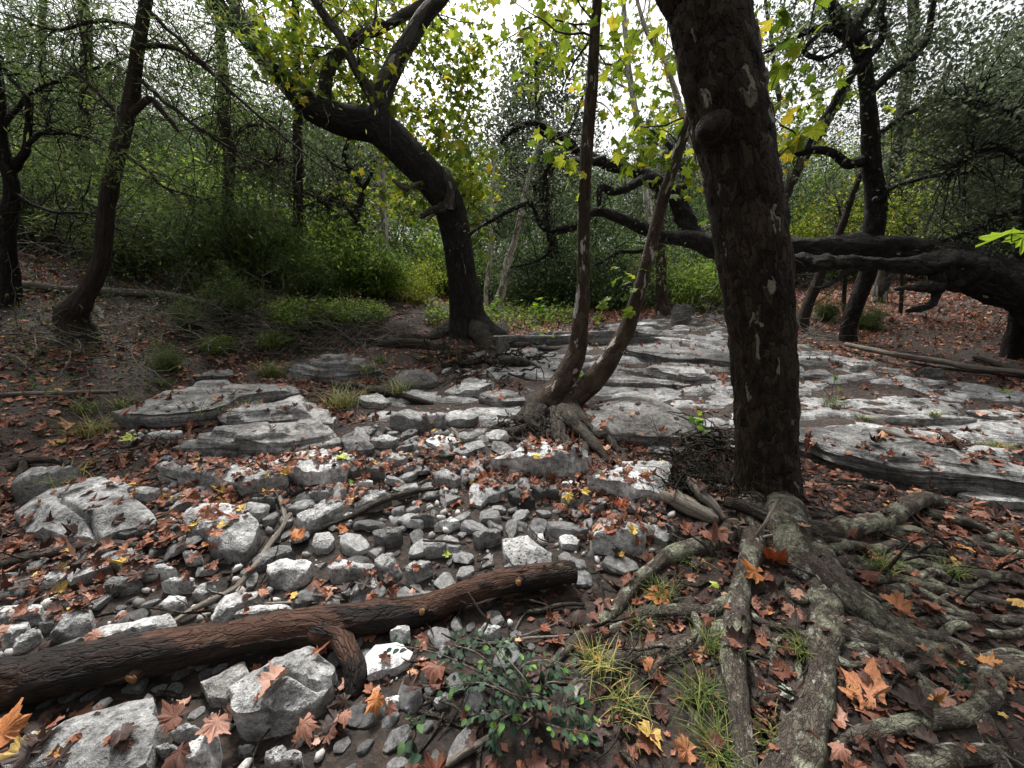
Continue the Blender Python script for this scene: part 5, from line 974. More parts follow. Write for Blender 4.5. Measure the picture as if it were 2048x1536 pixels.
def name_wood():
    lab = {}
    for o in [o for o in COL.objects if o.parent is None and o.get('label') in [v[0] for v in WOOD.values()]]:
        px = PROJ(*[np.array(float(v)) for v in o.location])[0]
        if not -150 < px < 2200 or o.location.y < 2: continue
        k = min((abs(px - a), i) for i, (a, n_) in enumerate(ANC) if n_)[1]; dist = ', far back' if o.location.y > 30 else ', mid wood' if o.location.y > 15 else ', at the front'
        lab.setdefault({'tree': '' if o['category'] != 'tree' else {'oak_bark': 'oak', 'pale_bark': 'pale-stemmed tree', 'cedar_bark': 'cedar'}[[c for c in o.children if c.name.startswith('trunk')][0].data.materials[0].name.replace('dark_oak_bark', 'oak_bark').replace('pale_sycamore_bark', 'pale_bark').replace('stringy_cedar_bark', 'cedar_bark')], 'bush': 'bush', 'sapling': 'cedar sapling'}[o['category']].join(({'oaks far back in the wood': 'grey-green ', 'dark spreading trees of the far wood': 'dark green spreading ', 'light green bushes of the undergrowth': 'light green ', 'dark bushes of the undergrowth': 'dark green ', 'cedars far back in the wood': 'dense dark '}.get(o['group'], 'leafy '), ' ')) + ('just right of ' if px > ANC[k][0] else 'just left of ') + ANC[k][1] + dist, []).append(o)
    for l, os_ in lab.items():
        os_.sort(key=lambda o: o.location.y)
        for i, o in enumerate(os_): o['label'] = l if len(os_) == 1 else l + (', nearer one' if i == 0 else ', farther one' if i == len(os_) - 1 else ', middle one')
# trees behind and beside the camera: unseen rest of the wood, put in to block sky light from behind
for x, y, k, s in ((-7, -4, 'green', 1.), (-3, -7, 'oak', 1.1), (2.5, -6, 'green', 1.), (7, -5, 'oak', 1.1), (11, -1, 'oak', 1.), (-12, 1, 'cedar', 1.1), (11, 4, 'oak', .9), (-11, 5, 'cedar', 1.)): props(plant(k, x, y, s), 'unseen tree of the wood, added for shade behind the viewpoint or beside it', 'tree', 'unseen shade trees round the viewpoint')
for px, Y, k, s, l in (
   (300, 7.4, 'bushC', .8, 'feathery green cedar sapling right of the leaning cedar'), (420, 7.6, 'bushC', .95, 'tall feathery cedar sapling in front of the dark cedar pole'), (520, 8.2, 'bushC', 1., 'dark cedar sapling left of the straight thin cedar'), (250, 9, 'bushC', 1.1, None), (120, 8, 'bushC', .8, 'thin cedar sapling above the pale log on the left bank'), (370, 9.5, 'bushL', 1.2, None), (480, 10.5, 'bushL', 1.25, None), (560, 9.4, 'bushL', .8, 'pale green bush beside the foot of the straight thin cedar'),
   (640, 8.6, 'bushL', .75, 'light green bush spreading left of the leaning sycamore'), (700, 9.4, 'bushL', .9, None), (610, 7.9, 'bushC', .55, 'low feathery bush above the brush pile'), (760, 10, 'bushL', .7, None), (830, 10.4, 'bushY', .75, 'yellow-green bush behind the leaning sycamore trunk'), (800, 14, 'bushD', 1.1, None), (690, 13, 'bushL', 1.3, None), (880, 13.5, 'bushL', 1.1, None), (950, 14.5, 'bushD', 1.1, None),
   (1050, 13, 'bushD', .9, 'rounded dark bush left of the twin stems beyond the creek'), (1110, 12.5, 'bushD', .85, None), (1090, 15.5, 'bushD', 1.2, None), (1160, 14, 'bushD', 1.1, None), (1220, 12, 'bushD', .9, 'dark bush between the twin stems beyond the creek'), (1290, 13, 'bushD', 1., None), (1260, 15, 'bushL', 1.2, None), (1370, 12, 'bushL', .75, 'light green bush behind the reddish short trunk'), (1430, 11, 'bushL', .8, 'light green bush left of the big sycamore at creek end'), (1400, 15, 'bushD', 1.2, None),
   (1720, 19, 'bushL', 1.5, None), (1880, 18, 'bushD', 1.5, None), (1980, 19, 'bushD', 1.6, None), (1560, 18, 'bushD', 1.4, None), (2070, 17, 'bushD', 1.5, None), (1640, 21, 'bushL', 1.7, None), (1820, 22, 'bushD', 1.8, None), (-30, 8, 'bushC', 1., None), (30, 10, 'bushD', 1.2, None), (160, 11, 'bushL', 1.3, None), (280, 12, 'bushL', 1.4, None)):
    x, y = at(px, Y); plant(k, x, y, s, label=l)
# low cedar scrub and ground plants on the right slope
for px, py, s in ((1740, 660, .28), (1650, 640, .3), (1560, 640, .3)):
    p = G(px, py); t = plant('bushC', p[0], p[1], s, label={1740: 'small prostrate cedar at the foot of the crooked oak', 1650: 'low cedar scrub left of the crooked oak foot', 1560: 'low cedar scrub just behind the big sycamore'}[px])
# ------------------------------------------------------------------ brush: tangles of dead twigs
def brush(label, spots, n, name='brush_pile', mat='dead_wood', Lm=1.3):
    mb = MB()
    for _ in range(n):
        px, py, sx, sy, up = spots[rng.integers(len(spots))]; p = G(rng.normal(px, sx), rng.normal(py, sy)); p[2] += rng.random() * up
        L = rng.uniform(.2 * Lm, Lm); w = walk(p, (rng.normal(), rng.normal() * .6, rng.normal() * .25), L, 7, .2, .02); w[:, 2] = np.maximum(w[:, 2], terrain(w[:, 0], w[:, 1]) + .005)
        r = rng.uniform(.005, .013); twig(mb, w, np.linspace(r, r * .3, 8), rng.random())
        if L > .7:
            for k in (3, 5): twig(mb, walk(w[k], rng.normal(size=3) * np.array((1, .6, .5)), L * .4, 4, .25), np.linspace(r * .6, r * .2, 5), rng.random())
    return solo(name, mb, M[mat], label, 'brush', kind='stuff')
for px, py, s, l in ((380, 660, .24, 'dark cedar scrub on the left bank below the pale log'), (470, 640, .4, 'cedar scrub right of the pale log end'), (330, 740, .18, 'tiny cedar seedling above the left ledges')):
    p = G(px, py); plant('bushC', p[0], p[1], s, label=l)
for px, py, s, l in ((590, 655, .42, 'light green bush in the brush pile, left one'), (670, 648, .40, 'light green bush in the brush pile, right one'), (735, 645, .36, 'light green bush left of the leaning sycamore foot'), (545, 690, .2, 'little green shrub at the left front of the brush pile'), (440, 700, .2, 'little green shrub above the upper left ledge')):
    p = G(px, py); plant('bushL', p[0], p[1], s * 1.15, sz=s * .75, label=l)
brush('tangle of grey dead twigs heaped left of the leaning sycamore roots', [(660, 670, 60, 16, .35), (560, 660, 60, 18, .3), (720, 690, 40, 10, .2)], 250)
brush('scattered dead twigs and briars over the left bank', [(120, 700, 110, 26, .3), (330, 670, 90, 24, .3), (450, 680, 80, 25, .3), (60, 540, 80, 20, .6), (300, 530, 120, 20, .6)], 400)
brush('small heap of dead twigs at the far end of the creek', [(1400, 640, 40, 10, .3), (1470, 650, 20, 8, .2), (1590, 690, 40, 14, .2), (1500, 640, 60, 10, .3)], 150)
brush('matted dark twigs and leaves piled at the left of the big sycamore foot', [(1390, 930, 36, 28, .22), (1350, 965, 30, 18, .12), (1430, 900, 20, 22, .18)], 260, mat='dark_root', Lm=.36)
brush('small dead twigs strewn over the leaves and stones in front', [(1500, 1250, 260, 110, .03), (600, 1150, 330, 100, .04), (1000, 1350, 250, 80, .03), (1800, 1050, 150, 60, .03), (300, 900, 160, 50, .03)], 330, name='twig_litter', mat='dark_root', Lm=.3)
# briar leaves low on the left bank
mb = MB(); C = []
for px, py, sx, sy, n, up in ((300, 650, 120, 40, 900, .4), (500, 620, 110, 40, 1100, .5), (640, 650, 60, 25, 600, .4), (100, 680, 80, 50, 500, .35), (300, 560, 150, 40, 900, .6), (180, 760, 90, 30, 260, .12), (470, 690, 60, 15, 300, .2)):
    for _ in range(n // 6):
        p = G(rng.normal(px, sx), min(rng.normal(py, sy), 830)); C.append(p + np.array((0, 0, rng.random() * up)) + rng.normal(size=(6, 3)) * .07)
C = np.concatenate(C); scatter(mb, C, rng.uniform(.025, .06, len(C)), OVAL, .3); solo('ground_cover', mb, M['dark_leaf'], 'low leafy briars covering the left bank', 'undergrowth', kind='stuff', smooth_=False)
name_wood()
# ------------------------------------------------------------------ logs and sticks
def wood(name, label, cat, polys, mat, seg=12, amp=.12, freq=12, up=.8, seed=300, ridge=0., wob=.4):
    wood.k += 1; mains = [gpath(q, up) for q in polys]; base = mains[0][0].mean(0)
    if len(polys) == 1:
        mb = MB(); pp, rr = tube(mb, *mains[0], seg, amp=amp, freq=freq, seed=seed + wood.k, ridge=ridge, wob=wob); o = solo(name, mb, M[mat], label, cat)
    else:
        o = thing(name, label, cat, base)
        for i, (P, R) in enumerate(mains):
            mb = MB(); pp, rr = tube(mb, P, R, seg, amp=amp, freq=freq, seed=seed + wood.k + i, ridge=ridge, wob=wob); part('stem' if i == 0 else 'branch', o, mb, M[mat])
    for P, R in mains: q = catmull(P, 60); r_ = np.interp(np.linspace(0, 1, 60), np.linspace(0, 1, len(R)), R); stamp(q + np.array((0, 0, 1)) * r_[:, None] * .8)
    return o
wood.k = 0
# the wet bent log in the foreground
k9 = .90
P, R = gpath([(-60, 1372, 118, .9), (60, 1352, 112, .9), (150, 1335, 108, .9), (300, 1305, 98, .95), (420, 1278, 84, 1.), (540, 1256, 78, 1.), (640, 1243, 82, 1.), (740, 1218, 74, 1.), (860, 1196, 66, 1.), (980, 1174, 62, 1.), (1080, 1158, 60, .95), (1150, 1150, 56, .9)])
log = thing('fallen_log', 'wet reddish-brown fallen log lying across the stones in front', 'log', P.mean(0))
mb = MB(); pp, rr = tube(mb, P, R * .82, 72, m=300, amp=.10, freq=8, seed=310, ridge=.01, wob=.45, tip=False, peel=.10); part('trunk', log, mb, M['wet_log']); stamp(pp + np.array((0, 0, 1)) * rr[:, None])
i0 = np.argmin([abs(PROJ(*p)[0] - 628) for p in pp]); P2 = np.array([pp[i0] + (0, 0, -.01), pp[i0] + np.array((.04, -.035, .0)), G(678, 1275, .075), G(700, 1308, .07), G(712, 1352, .03), G(706, 1392, -.01)]); mb = MB(); tube(mb, P2, np.array((.050, .056, .052, .046, .042, .04)), 40, m=70, amp=.14, freq=12, seed=314, ridge=.01, peel=.10); part('branch_stub', log, mb, M['wet_log'])
for px, py, r in ((312, 1330, .026), (855, 1192, .020), (1040, 1158, .018)):
    i = np.argmin([abs(PROJ(*p)[0] - px) for p in pp]); c = pp[i]; d = unit(np.array((-.1, -.75, .45 if px > 400 else -.1))); s = c + d * rr[i] * .8
    mb = MB(); tube(mb, [s - d * .02, s + d * .02, s + d * .034], np.array((r * 1.35, r * 1.05, r * .9)), 18, m=8, amp=.12, freq=30, seed=320, tip=False); k = part('knot', log, mb, M['wet_log'])
    mb = MB(); tube(mb, [s + d * .03, s + d * .040, s + d * .043], np.array((r * .8, r * .72, r * .4)), 14, m=6, amp=.2, freq=60, seed=321, tip=False); part('broken_wood', k, mb, M['cut_wood'])
def z1(*q): return [(a / 2.926, 1024 + b / 2.926, w) for a, b, w in q]
def z5(*q): return [(600 + a / 2.926, 640 + b / 2.926, w) for a, b, w in q]
def z6(*q): return [(1200 + a / 2.415, 600 + b / 2.415, w) for a, b, w in q]
def z2(*q): return [(650 + a / 2.926, 1024 + b / 2.926, w) for a, b, w in q]
wood('stick', 'long weathered grey stick slanting down to the log', 'stick', [z1((1700, 10, 9), (1640, 110, 10), (1560, 220, 11), (1480, 330, 12), (1380, 440, 13), (1250, 520, 13), (1130, 580, 12), (1010, 650, 10))], 'dead_wood', up=2.2)
wood('stick', 'short grey broken stick standing off the top of the long stick', 'stick', [[(556, 974, 8), (560, 995, 9), (566, 1020, 9), (572, 1040, 8)]], 'dead_wood', up=2.5)
wood('branch', 'dark split branch lying left above the cobbles', 'branch', [z1((-80, 325, 16), (0, 305, 16), (200, 265, 16), (400, 220, 17), (600, 195, 17), (800, 200, 14), (1000, 195, 12), (1290, 198, 6)), z1((580, 215, 10), (680, 240, 9), (780, 238, 9), (860, 252, 6))], 'dark_root', up=1.6, ridge=.15)
wood('twig', 'thin bowed twig crossing the long grey stick', 'twig', [z1((1135, 435, 6), (1300, 490, 6), (1500, 530, 5), (1700, 532, 4), (1900, 535, 3))], 'dead_wood', up=6)
wood('twig', 'fine dark twig running left to right below the square white stone', 'twig', [z1((800, 555, 3), (950, 570, 4), (1100, 590, 4), (1250, 580, 3), (1450, 555, 2))], 'dark_root', up=8)
wood('stick', 'straight dark stick among the middle cobbles', 'stick', [z5((130, 1215, 8), (300, 1150, 12), (480, 1062, 13), (640, 1012, 12), (815, 980, 9))], 'dark_root', up=2.6)
wood('twig', 'short thin dark twig on top of the domed stone', 'twig', [z5((720, 1290, 4), (850, 1296, 5), (970, 1312, 4))], 'dark_root', up=8)
wood('stick', 'small pale forked stick below the twin tree', 'stick', [z5((890, 640, 7), (920, 670, 8), (942, 715, 6)), z5((915, 660, 5), (940, 650, 4), (960, 640, 3))], 'dead_wood', up=1.5)
wood('stick', 'thin dark stick in the leaves above the crumbly rock', 'stick', [z5((690, 800, 6), (800, 802, 7), (900, 790, 6), (1020, 748, 4))], 'dark_root', up=3)
wood('pole', 'long pale pole lying on the right slope', 'pole', [z6((1190, 210, 9), (1400, 262, 11), (1600, 292, 11), (1800, 326, 11), (2010, 348, 10), (2100, 360, 9))], 'dead_wood', up=3.)
wood('pole', 'dark fallen branch beside the long pale pole', 'branch', [z6((1810, 275, 8), (1900, 300, 9), (2000, 345, 9), (2100, 385, 8)), z6((1500, 300, 5), (1650, 330, 6), (1850, 350, 6), (2060, 375, 5))], 'dark_root', up=2.)
wood('branch', 'broken grey branch lying on the dark layered shelf', 'branch', [z6((1335, 625, 12), (1420, 655, 12), (1500, 682, 11), (1650, 740, 9), (1830, 792, 6))], 'dead_wood', up=7.5)
wood('stick', 'white bleached stick poking out right of the big sycamore', 'stick', [z6((945, 728, 9), (1040, 708, 9), (1095, 698, 9), (1135, 688, 7)), z6((1080, 700, 5), (1110, 680, 4))], 'pale_bark', up=3.)
wood('branch', 'dark curved branch above the twig pile left of the big sycamore', 'branch', [z6((240, 705, 4), (310, 655, 6), (370, 645, 8), (450, 665, 8), (560, 685, 8), (650, 690, 7))], 'dark_root', up=6.)
wood('driftwood', 'splintered grey stump of driftwood left of the big sycamore foot', 'driftwood', [z6((305, 940, 22), (350, 955, 32), (420, 990, 30), (500, 1030, 26), (560, 1060, 18))], 'dead_wood', 18, .25, 20, 1.1, ridge=.2)
wood('driftwood', 'second splintered driftwood piece leaning behind the first', 'driftwood', [z6((425, 865, 12), (460, 900, 18), (510, 955, 18), (560, 1010, 14), (600, 1060, 8))], 'dead_wood', 16, .25, 20, 3., ridge=.2)
wood('driftwood', 'dark rotten branch curving in front of the big sycamore foot', 'driftwood', [z6((600, 985, 20), (680, 1005, 24), (760, 1035, 24), (880, 1080, 24), (980, 1095, 22), (1075, 1112, 16))], 'dark_root', 18, .2, 18, 1.5, ridge=.12)
wood('stick', 'thin stick leaning against the big sycamore foot', 'stick', [[(1200 + 862 / 2.415, 600 + 962 / 2.415, 6, 22), (1200 + 800 / 2.415, 600 + 1075 / 2.415, 7, 14), (1200 + 740 / 2.415, 600 + 1155 / 2.415, 7, 2)]], 'dead_wood')
wood('stick', 'short pale stick lying below the dark rotten branch', 'stick', [z6((740, 1162, 6), (820, 1140, 6), (900, 1120, 5)), z6((680, 1095, 5), (800, 1115, 5), (920, 1125, 4))], 'dead_wood', up=4)
wood('driftwood', 'grey rotting branch lowest below the big sycamore foot', 'driftwood', [z6((860, 1145, 14), (960, 1150, 20), (1080, 1165, 22), (1160, 1180, 18), (1240, 1205, 10))], 'dark_root', 16, .2, 18, 1.2, ridge=.12)
wood('log', 'straight pale log on the left bank behind the leaning cedar', 'log', [[(-60, 568, 15), (0, 570, 15), (80, 573, 16), (180, 580, 15), (300, 588, 14), (380, 598, 12), (455, 612, 9)]], 'dead_wood', 14, .06, up=1.2)
wood('stick', 'long thin stick lying level on the left bank', 'stick', [[(-40, 790, 7), (60, 787, 8), (150, 785, 8), (235, 782, 6)]], 'dead_wood', up=1.5)
wood('exposed_root', 'brown root looping out of the soil lip above the cracked boulder', 'root', [[(20, 940, 16, .3), (45, 922, 16, 1.2), (70, 918, 15, 2.), (110, 920, 14, 2.), (150, 934, 13, 1.5), (172, 944, 12, .3)], [(30, 1000, 12, .2), (38, 965, 14, 1.), (50, 925, 14, 1.6)]], 'dark_root')
wood('exposed_root', 'weedy brown root winding across the ledges left of the twin tree', 'root', [[(700, 770, 10, .2), (735, 776, 14, .8), (770, 780, 16, 1.2), (800, 790, 16, 1.2), (830, 800, 14, 1.), (865, 808, 9, .2)], [(610, 755, 8, .2), (650, 762, 12, .8), (700, 775, 12, .6)]], 'dark_root')
wood('twig', 'pale thin twig right of the green shrub', 'twig', [z2((870, 768, 5), (1050, 765, 6), (1200, 740, 6), (1430, 720, 4)), z2((1060, 745, 3), (1200, 710, 3), (1380, 640, 2)), z2((1100, 720, 3), (1150, 620, 3), (1220, 550, 2))], 'dead_wood', up=3)
wood('stick', 'short dark stick left of the green shrub base', 'stick', [z2((480, 1040, 10), (600, 1022, 11), (720, 1012, 11), (840, 1022, 8))], 'dark_root', up=1.2)
wood('stick', 'thick rotten stick at the bottom left of the green shrub', 'stick', [z2((700, 1490, 12), (800, 1410, 16), (880, 1360, 16), (970, 1305, 12))], 'dead_wood', up=1.)
wood('twig', 'bare dead sprig standing up behind the green shrub', 'twig', [[(650 + 845 / 2.926, 1024 + 800 / 2.926, 6, 1), (650 + 950 / 2.926, 1024 + 655 / 2.926, 5, 20), (650 + 900 / 2.926, 1024 + 570 / 2.926, 4, 50), (650 + 840 / 2.926, 1024 + 470 / 2.926, 3, 90)]], 'dead_wood')
wood('twig', 'pale thin twig in the lower right corner', 'twig', [[(1348 + 1785 / 2.926, 1024 + 1265 / 2.926, 5), (1348 + 1900 / 2.926, 1024 + 1390 / 2.926, 6), (1348 + 2060 / 2.926, 1024 + 1495 / 2.926, 5)], [(1348 + 1930 / 2.926, 1024 + 1410 / 2.926, 5), (1348 + 1975 / 2.926, 1024 + 1500 / 2.926, 3)]], 'dead_wood', up=6)
wood('stick', 'forked dark stick behind the right end of the log', 'stick', [z2((1180, 590, 8), (1300, 565, 9), (1400, 545, 9), (1520, 540, 6)), z2((1180, 545, 5), (1240, 575, 5), (1290, 580, 4))], 'dark_root', up=2)
# ------------------------------------------------------------------ fallen leaves
fine = fan(lobed(), True)
LM = []
for q in range(14):
    mb = MB(); scatter(mb, np.zeros((1, 3)), 1., fan(lobed(jit=.13, sd=40 + q) * np.array((1, (.8, 1., 1.15)[q % 3], 1)), True), M=np.eye(3)[None], curl=.55 if q % 3 else .3)
    V = mb.V[0]; V[:, 2] += .06 * fbm(V * 5 + q * 9, 2, q); V[:, 2] -= V[:, 2].min()
    st = np.array([(-.012, -.03, .01), (.012, -.03, .01), (.03, -.32, .06), (.012, -.32, .06)]); mb.add(st, np.array([(0, 1, 2, 3)])); LM.append(mb.mesh('fallen_leaf', (0, 0, 0), M['litter_obj'], True))
def ground_frame(x, y):
    e = .04; dx = (topz(x + e, y)[0] - topz(x - e, y)[0]) / (2 * e); dy = (topz(x, y + e)[0] - topz(x, y - e)[0]) / (2 * e); return np.clip(dx, -.35, .35), np.clip(dy, -.35, .35)
CRW = np.array([G(*q)[:2] for q in CREEK])
def litter_density(x, y):
    P = np.stack([x, y, 0 * x], -1); cl = smooth(-.45, .55, fbm(P * 1.5, 2, 81)); cl2 = smooth(-.3, .5, fbm(P * .7, 2, 83))
    bed = inpoly(x, y, bp); cre = inpoly(x, y, CRW)
    dn = np.where(bed, 95 * cl ** 2, np.where(cre, 800 * cl ** 1.4, 330 * (.35 + .65 * cl)))
    dn = np.where((x < np.interp(y, LB[:, 1], LB[:, 0])) & ~bed, 420 * (.35 + .65 * cl) * (.4 + .6 * cl2), dn)
    dn = np.where((y < 2.9) & (x > .15) & ~cre, 580 * (.45 + .55 * cl), dn)
    return dn
def sample(n, ylo, yhi):
    y = np.sqrt(rng.uniform(ylo ** 2, yhi ** 2, n)); x = rng.uniform(-1.45, 1.45, n) * (y * .97 + .5); A = 1.45 * .97 * (yhi ** 2 - ylo ** 2) + 1.45 * (yhi - ylo); return x, y, A
xs, ys = [], []
for lo, hi in ((.55, 2.), (2., 4.), (4., 8.), (8., 14.), (14., 24.)):
    x, y, A = sample(10, lo, hi); n = int(A * 800 * (1 if hi <= 4 else .75 if hi <= 8 else .5 if hi < 20 else .25)); x, y, A = sample(n, lo, hi)
    k = rng.random(n) * 800 < litter_density(x, y); x, y = x[k], y[k]
    on = topz(x, y)[1]; k = ~on | (rng.random(len(x)) < np.where(inpoly(x, y, bp), .75, np.where(inpoly(x, y, CRW), .62, .2))); xs.append(x[k]); ys.append(y[k])
x = np.concatenate(xs); y = np.concatenate(ys); N = len(x); z, on = topz(x, y); dx, dy = ground_frame(x, y)
sz = np.clip(rng.lognormal(np.log(.064), .42, N), .022, .118) * np.where(y > 8, 1.5, 1.); sz = np.where(inpoly(x, y, CRW), np.minimum(sz * .85, .095), sz)
tone = np.clip(.45 + .25 * rng.normal(size=N) + .12 * vnoise(np.stack([x, y, 0 * x], -1) * .9, 91), 0, .93); k = rng.random(N) < .03; tone[k] = rng.uniform(.93, 1, k.sum())
tone = np.where(inpoly(x, y, CRW), np.clip(tone + .08, 0, 1), tone); dark = (rng.random(N) < .22); tone[dark] *= .4
nrm = unit(np.stack([-dx, -dy, 0 * x + 1], -1) + rng.normal(size=(N, 3)) * .17); a = rng.normal(size=(N, 3)); X_ = unit(np.cross(a, nrm)); Y_ = np.cross(nrm, X_); MM = np.stack([X_, Y_, nrm], -1)
px, py, dd = PROJ(x, y, z); app = np.where((px > 0) & (px < 2048) & (py < 1536), sz / dd, 0); order = np.argsort(-app); big = order[:285]; rest = order[285:]
near = rest[y[rest] < 5]; fr = rest[y[rest] >= 5]
mb = MB(); C = np.column_stack([x, y, z + .006 + sz * .09])
for q in range(4):
    s_ = near[q::4]; scatter(mb, C[s_], sz[s_], SYCS[q], M=MM[s_], tint=tone[s_], curl=(.4, .6, .9, .5)[q])
scatter(mb, C[fr], sz[fr], SYC_C, M=MM[fr], tint=np.clip(tone[fr] * .8 + .22, 0, .95), curl=.8)
n = 16000; xm, ym, _ = sample(n, .55, 5.5); zm, om = topz(xm, ym); k = ~om & (rng.random(n) < np.where(inpoly(xm, ym, bp) | inpoly(xm, ym, CRW), .35, 1)); n = k.sum()
scatter(mb, np.column_stack([xm, ym, zm + .006])[k], rng.uniform(.012, .045, n), (DIA[0] * np.array((1.1, 1, 1.5)), DIA[1]), .75, tint=np.clip(rng.normal(.22, .2, n), 0, .8))     # crumbled bits
solo('leaf_litter', mb, M['litter'], 'brown sycamore leaves littering the creek bed and both banks', 'leaf litter', kind='stuff', smooth_=False, origin=(0, 0, 0))
from mathutils import Matrix
def lay(name, i, p, s, Mx, label, group=None, mesh=None):
    o = bpy.data.objects.new(name, mesh or LM[i % 14]); COL.objects.link(o); m = Matrix(Mx.tolist()).to_4x4(); m.translation = Vector(p); o.matrix_world = m @ Matrix.Scale(s, 4); return props(o, label, 'leaf', group)
for i, k in enumerate(big): lay('fallen_leaf', i, C[k] - nrm[k] * sz[k] * .10, sz[k], MM[k], 'dry brown sycamore leaf fallen on the ground near the camera', 'large fallen leaves in the foreground')
def leafcol(name, c0, c1):
    m = leafm(name, [(0, c0), (1, c1)], .12, True); return m
hero = {'rust': leafcol('rust_leaf', (.30, .065, .025), (.36, .09, .035)), 'tan': leafcol('tan_leaf', (.42, .17, .08), (.46, .2, .1)), 'orange': leafcol('orange_leaf', (.34, .12, .04), (.38, .15, .05)), 'yellow': leafcol('yellow_leaf', (.38, .26, .08), (.42, .28, .08)), 'grey': leafcol('grey_leaf', (.26, .30, .25), (.3, .33, .27)), 'green': leafcol('green_leaf', (.30, .36, .06), (.36, .4, .08)), 'brown': leafcol('brown_leaf', (.13, .055, .035), (.17, .07, .045))}
for i, (hx, hy, w, c, tx, ty, rz, lab) in enumerate((
  (1735, 1400, 125, 'tan', .35, -.2, .4, 'big veined tan leaf cupped between the pale roots'), (1548, 1130, 82, 'rust', -.9, .5, 2.2, 'upright rust-red leaf leaning on the root mound'), (1500, 1165, 74, 'orange', .5, .3, 1.2, 'curled orange leaf just below the upright rust leaf'), (1572, 1402, 52, 'grey', .1, .2, .9, 'grey-green leaf lying pale side up left of the thickest root'),
  (1318, 1195, 76, 'orange', .4, -.2, 2.7, 'orange-yellow leaf on the root left of the mound'), (25, 1500, 110, 'orange', .3, .2, .2, 'orange leaf in the very lower left corner'), (55, 1520, 90, 'yellow', .2, .2, 1., 'yellow leaf beside the orange corner leaf'), (82, 1462, 40, 'yellow', .1, .2, 2., 'small pale yellow leaf above the corner leaves'),
  (597, 1095, 46, 'orange', .2, .3, .6, 'orange-yellow leaf left of the log-side cobbles'), (690, 1060, 44, 'orange', .3, .3, 1.9, 'bright orange leaf on the middle cobbles'), (1370, 1505, 76, 'tan', .5, .2, 1.3, 'tan leaf standing in the grass at the bottom'), (1425, 1085, 56, 'brown', .6, .2, 2.5, 'large dull brown leaf right of the white boulder'),
  (1240, 1022, 42, 'rust', .4, .3, .3, 'single red-brown leaf left of the driftwood'), (1428, 1183, 26, 'green', .2, .2, .6, 'tiny yellow-green leaf left of the curled orange leaf'), (120, 890, 36, 'yellow', .4, .3, .8, 'yellow curled leaf on the soil lip at left'), (265, 878, 36, 'green', .3, .3, 2., 'yellow-green leaf below the upper left ledge'),
  (895, 1118, 22, 'green', .3, .2, 1., 'small pale green leaf among the central cobbles'), (690, 958, 34, 'green', .2, .2, .4, 'pale green leaf right of the dark wedge rock'), (1300, 1340, 60, 'tan', .4, .2, 2.1, 'tan leaf between grass and broad root'), (755, 1425, 60, 'orange', .4, .3, 2.6, 'orange leaf below the log stub'), (1905, 1135, 46, 'yellow', .3, .2, .4, 'ochre leaf among the roots at right'), (2005, 1440, 24, 'yellow', .1, .1, .3, 'small round ochre leaf near the right edge'), (1790, 1230, 60, 'tan', .5, .2, .7, 'pale tan leaf on the roots right of centre'), (350, 1440, 80, 'brown', .3, .2, 2., 'brown leaf between the corner slab and tilted block'))):
    p = G(hx, hy); s = w * (.8 if c in ('orange', 'yellow') else .92) * depth(p) / FPX; zz = topz(np.array([p[0]]), np.array([p[1]]))[0][0]
    mx = Matrix.Rotation(tx, 3, 'X') @ Matrix.Rotation(ty, 3, 'Y') @ Matrix.Rotation(rz, 3, 'Z')
    me = LM[i % 14].copy(); me.materials[0] = hero[c]; lay('fallen_leaf', i, (p[0], p[1], zz + .012), s, np.array(mx), lab, None, me)
# ------------------------------------------------------------------ grass tufts
def tuft(px, py, h, n, label, dry=.5, spread=.5, base=.03):
    p = G(px, py); zz = topz(np.array([p[0]]), np.array([p[1]]))[0][0]; p[2] = min(zz, p[2] + .1); h = h * depth(p) / FPX; mb = MB()
    for _ in range(n):
        a = rng.uniform(0, 6.28); l = h * rng.uniform(.5, 1.25); q = p + np.array((rng.normal(), rng.normal(), 0)) * base * (h / .15 + .3); d = np.array((cos(a) * spread, sin(a) * spread, 1.)); k = 5
        t = np.linspace(0, 1, k)[:, None]; W = q + unit(d) * l * t + np.array((cos(a), sin(a), -.7)) * l * .55 * t ** 2.2 * rng.uniform(.4, 1.4); s = np.array((-sin(a), cos(a), 0)) * .0028 * (1 - t * .85) * max(1, depth(p) / 3)
        V = np.concatenate([W - s, W + s]); i = np.arange(k - 1); mb.add(V, np.stack([i, i + 1, i + k + 1, i + k], -1), np.clip(rng.normal(dry, .3), 0, 1))
    solo('grass_tuft', mb, M['grass'], label, 'grass', 'grass tufts', smooth_=False)
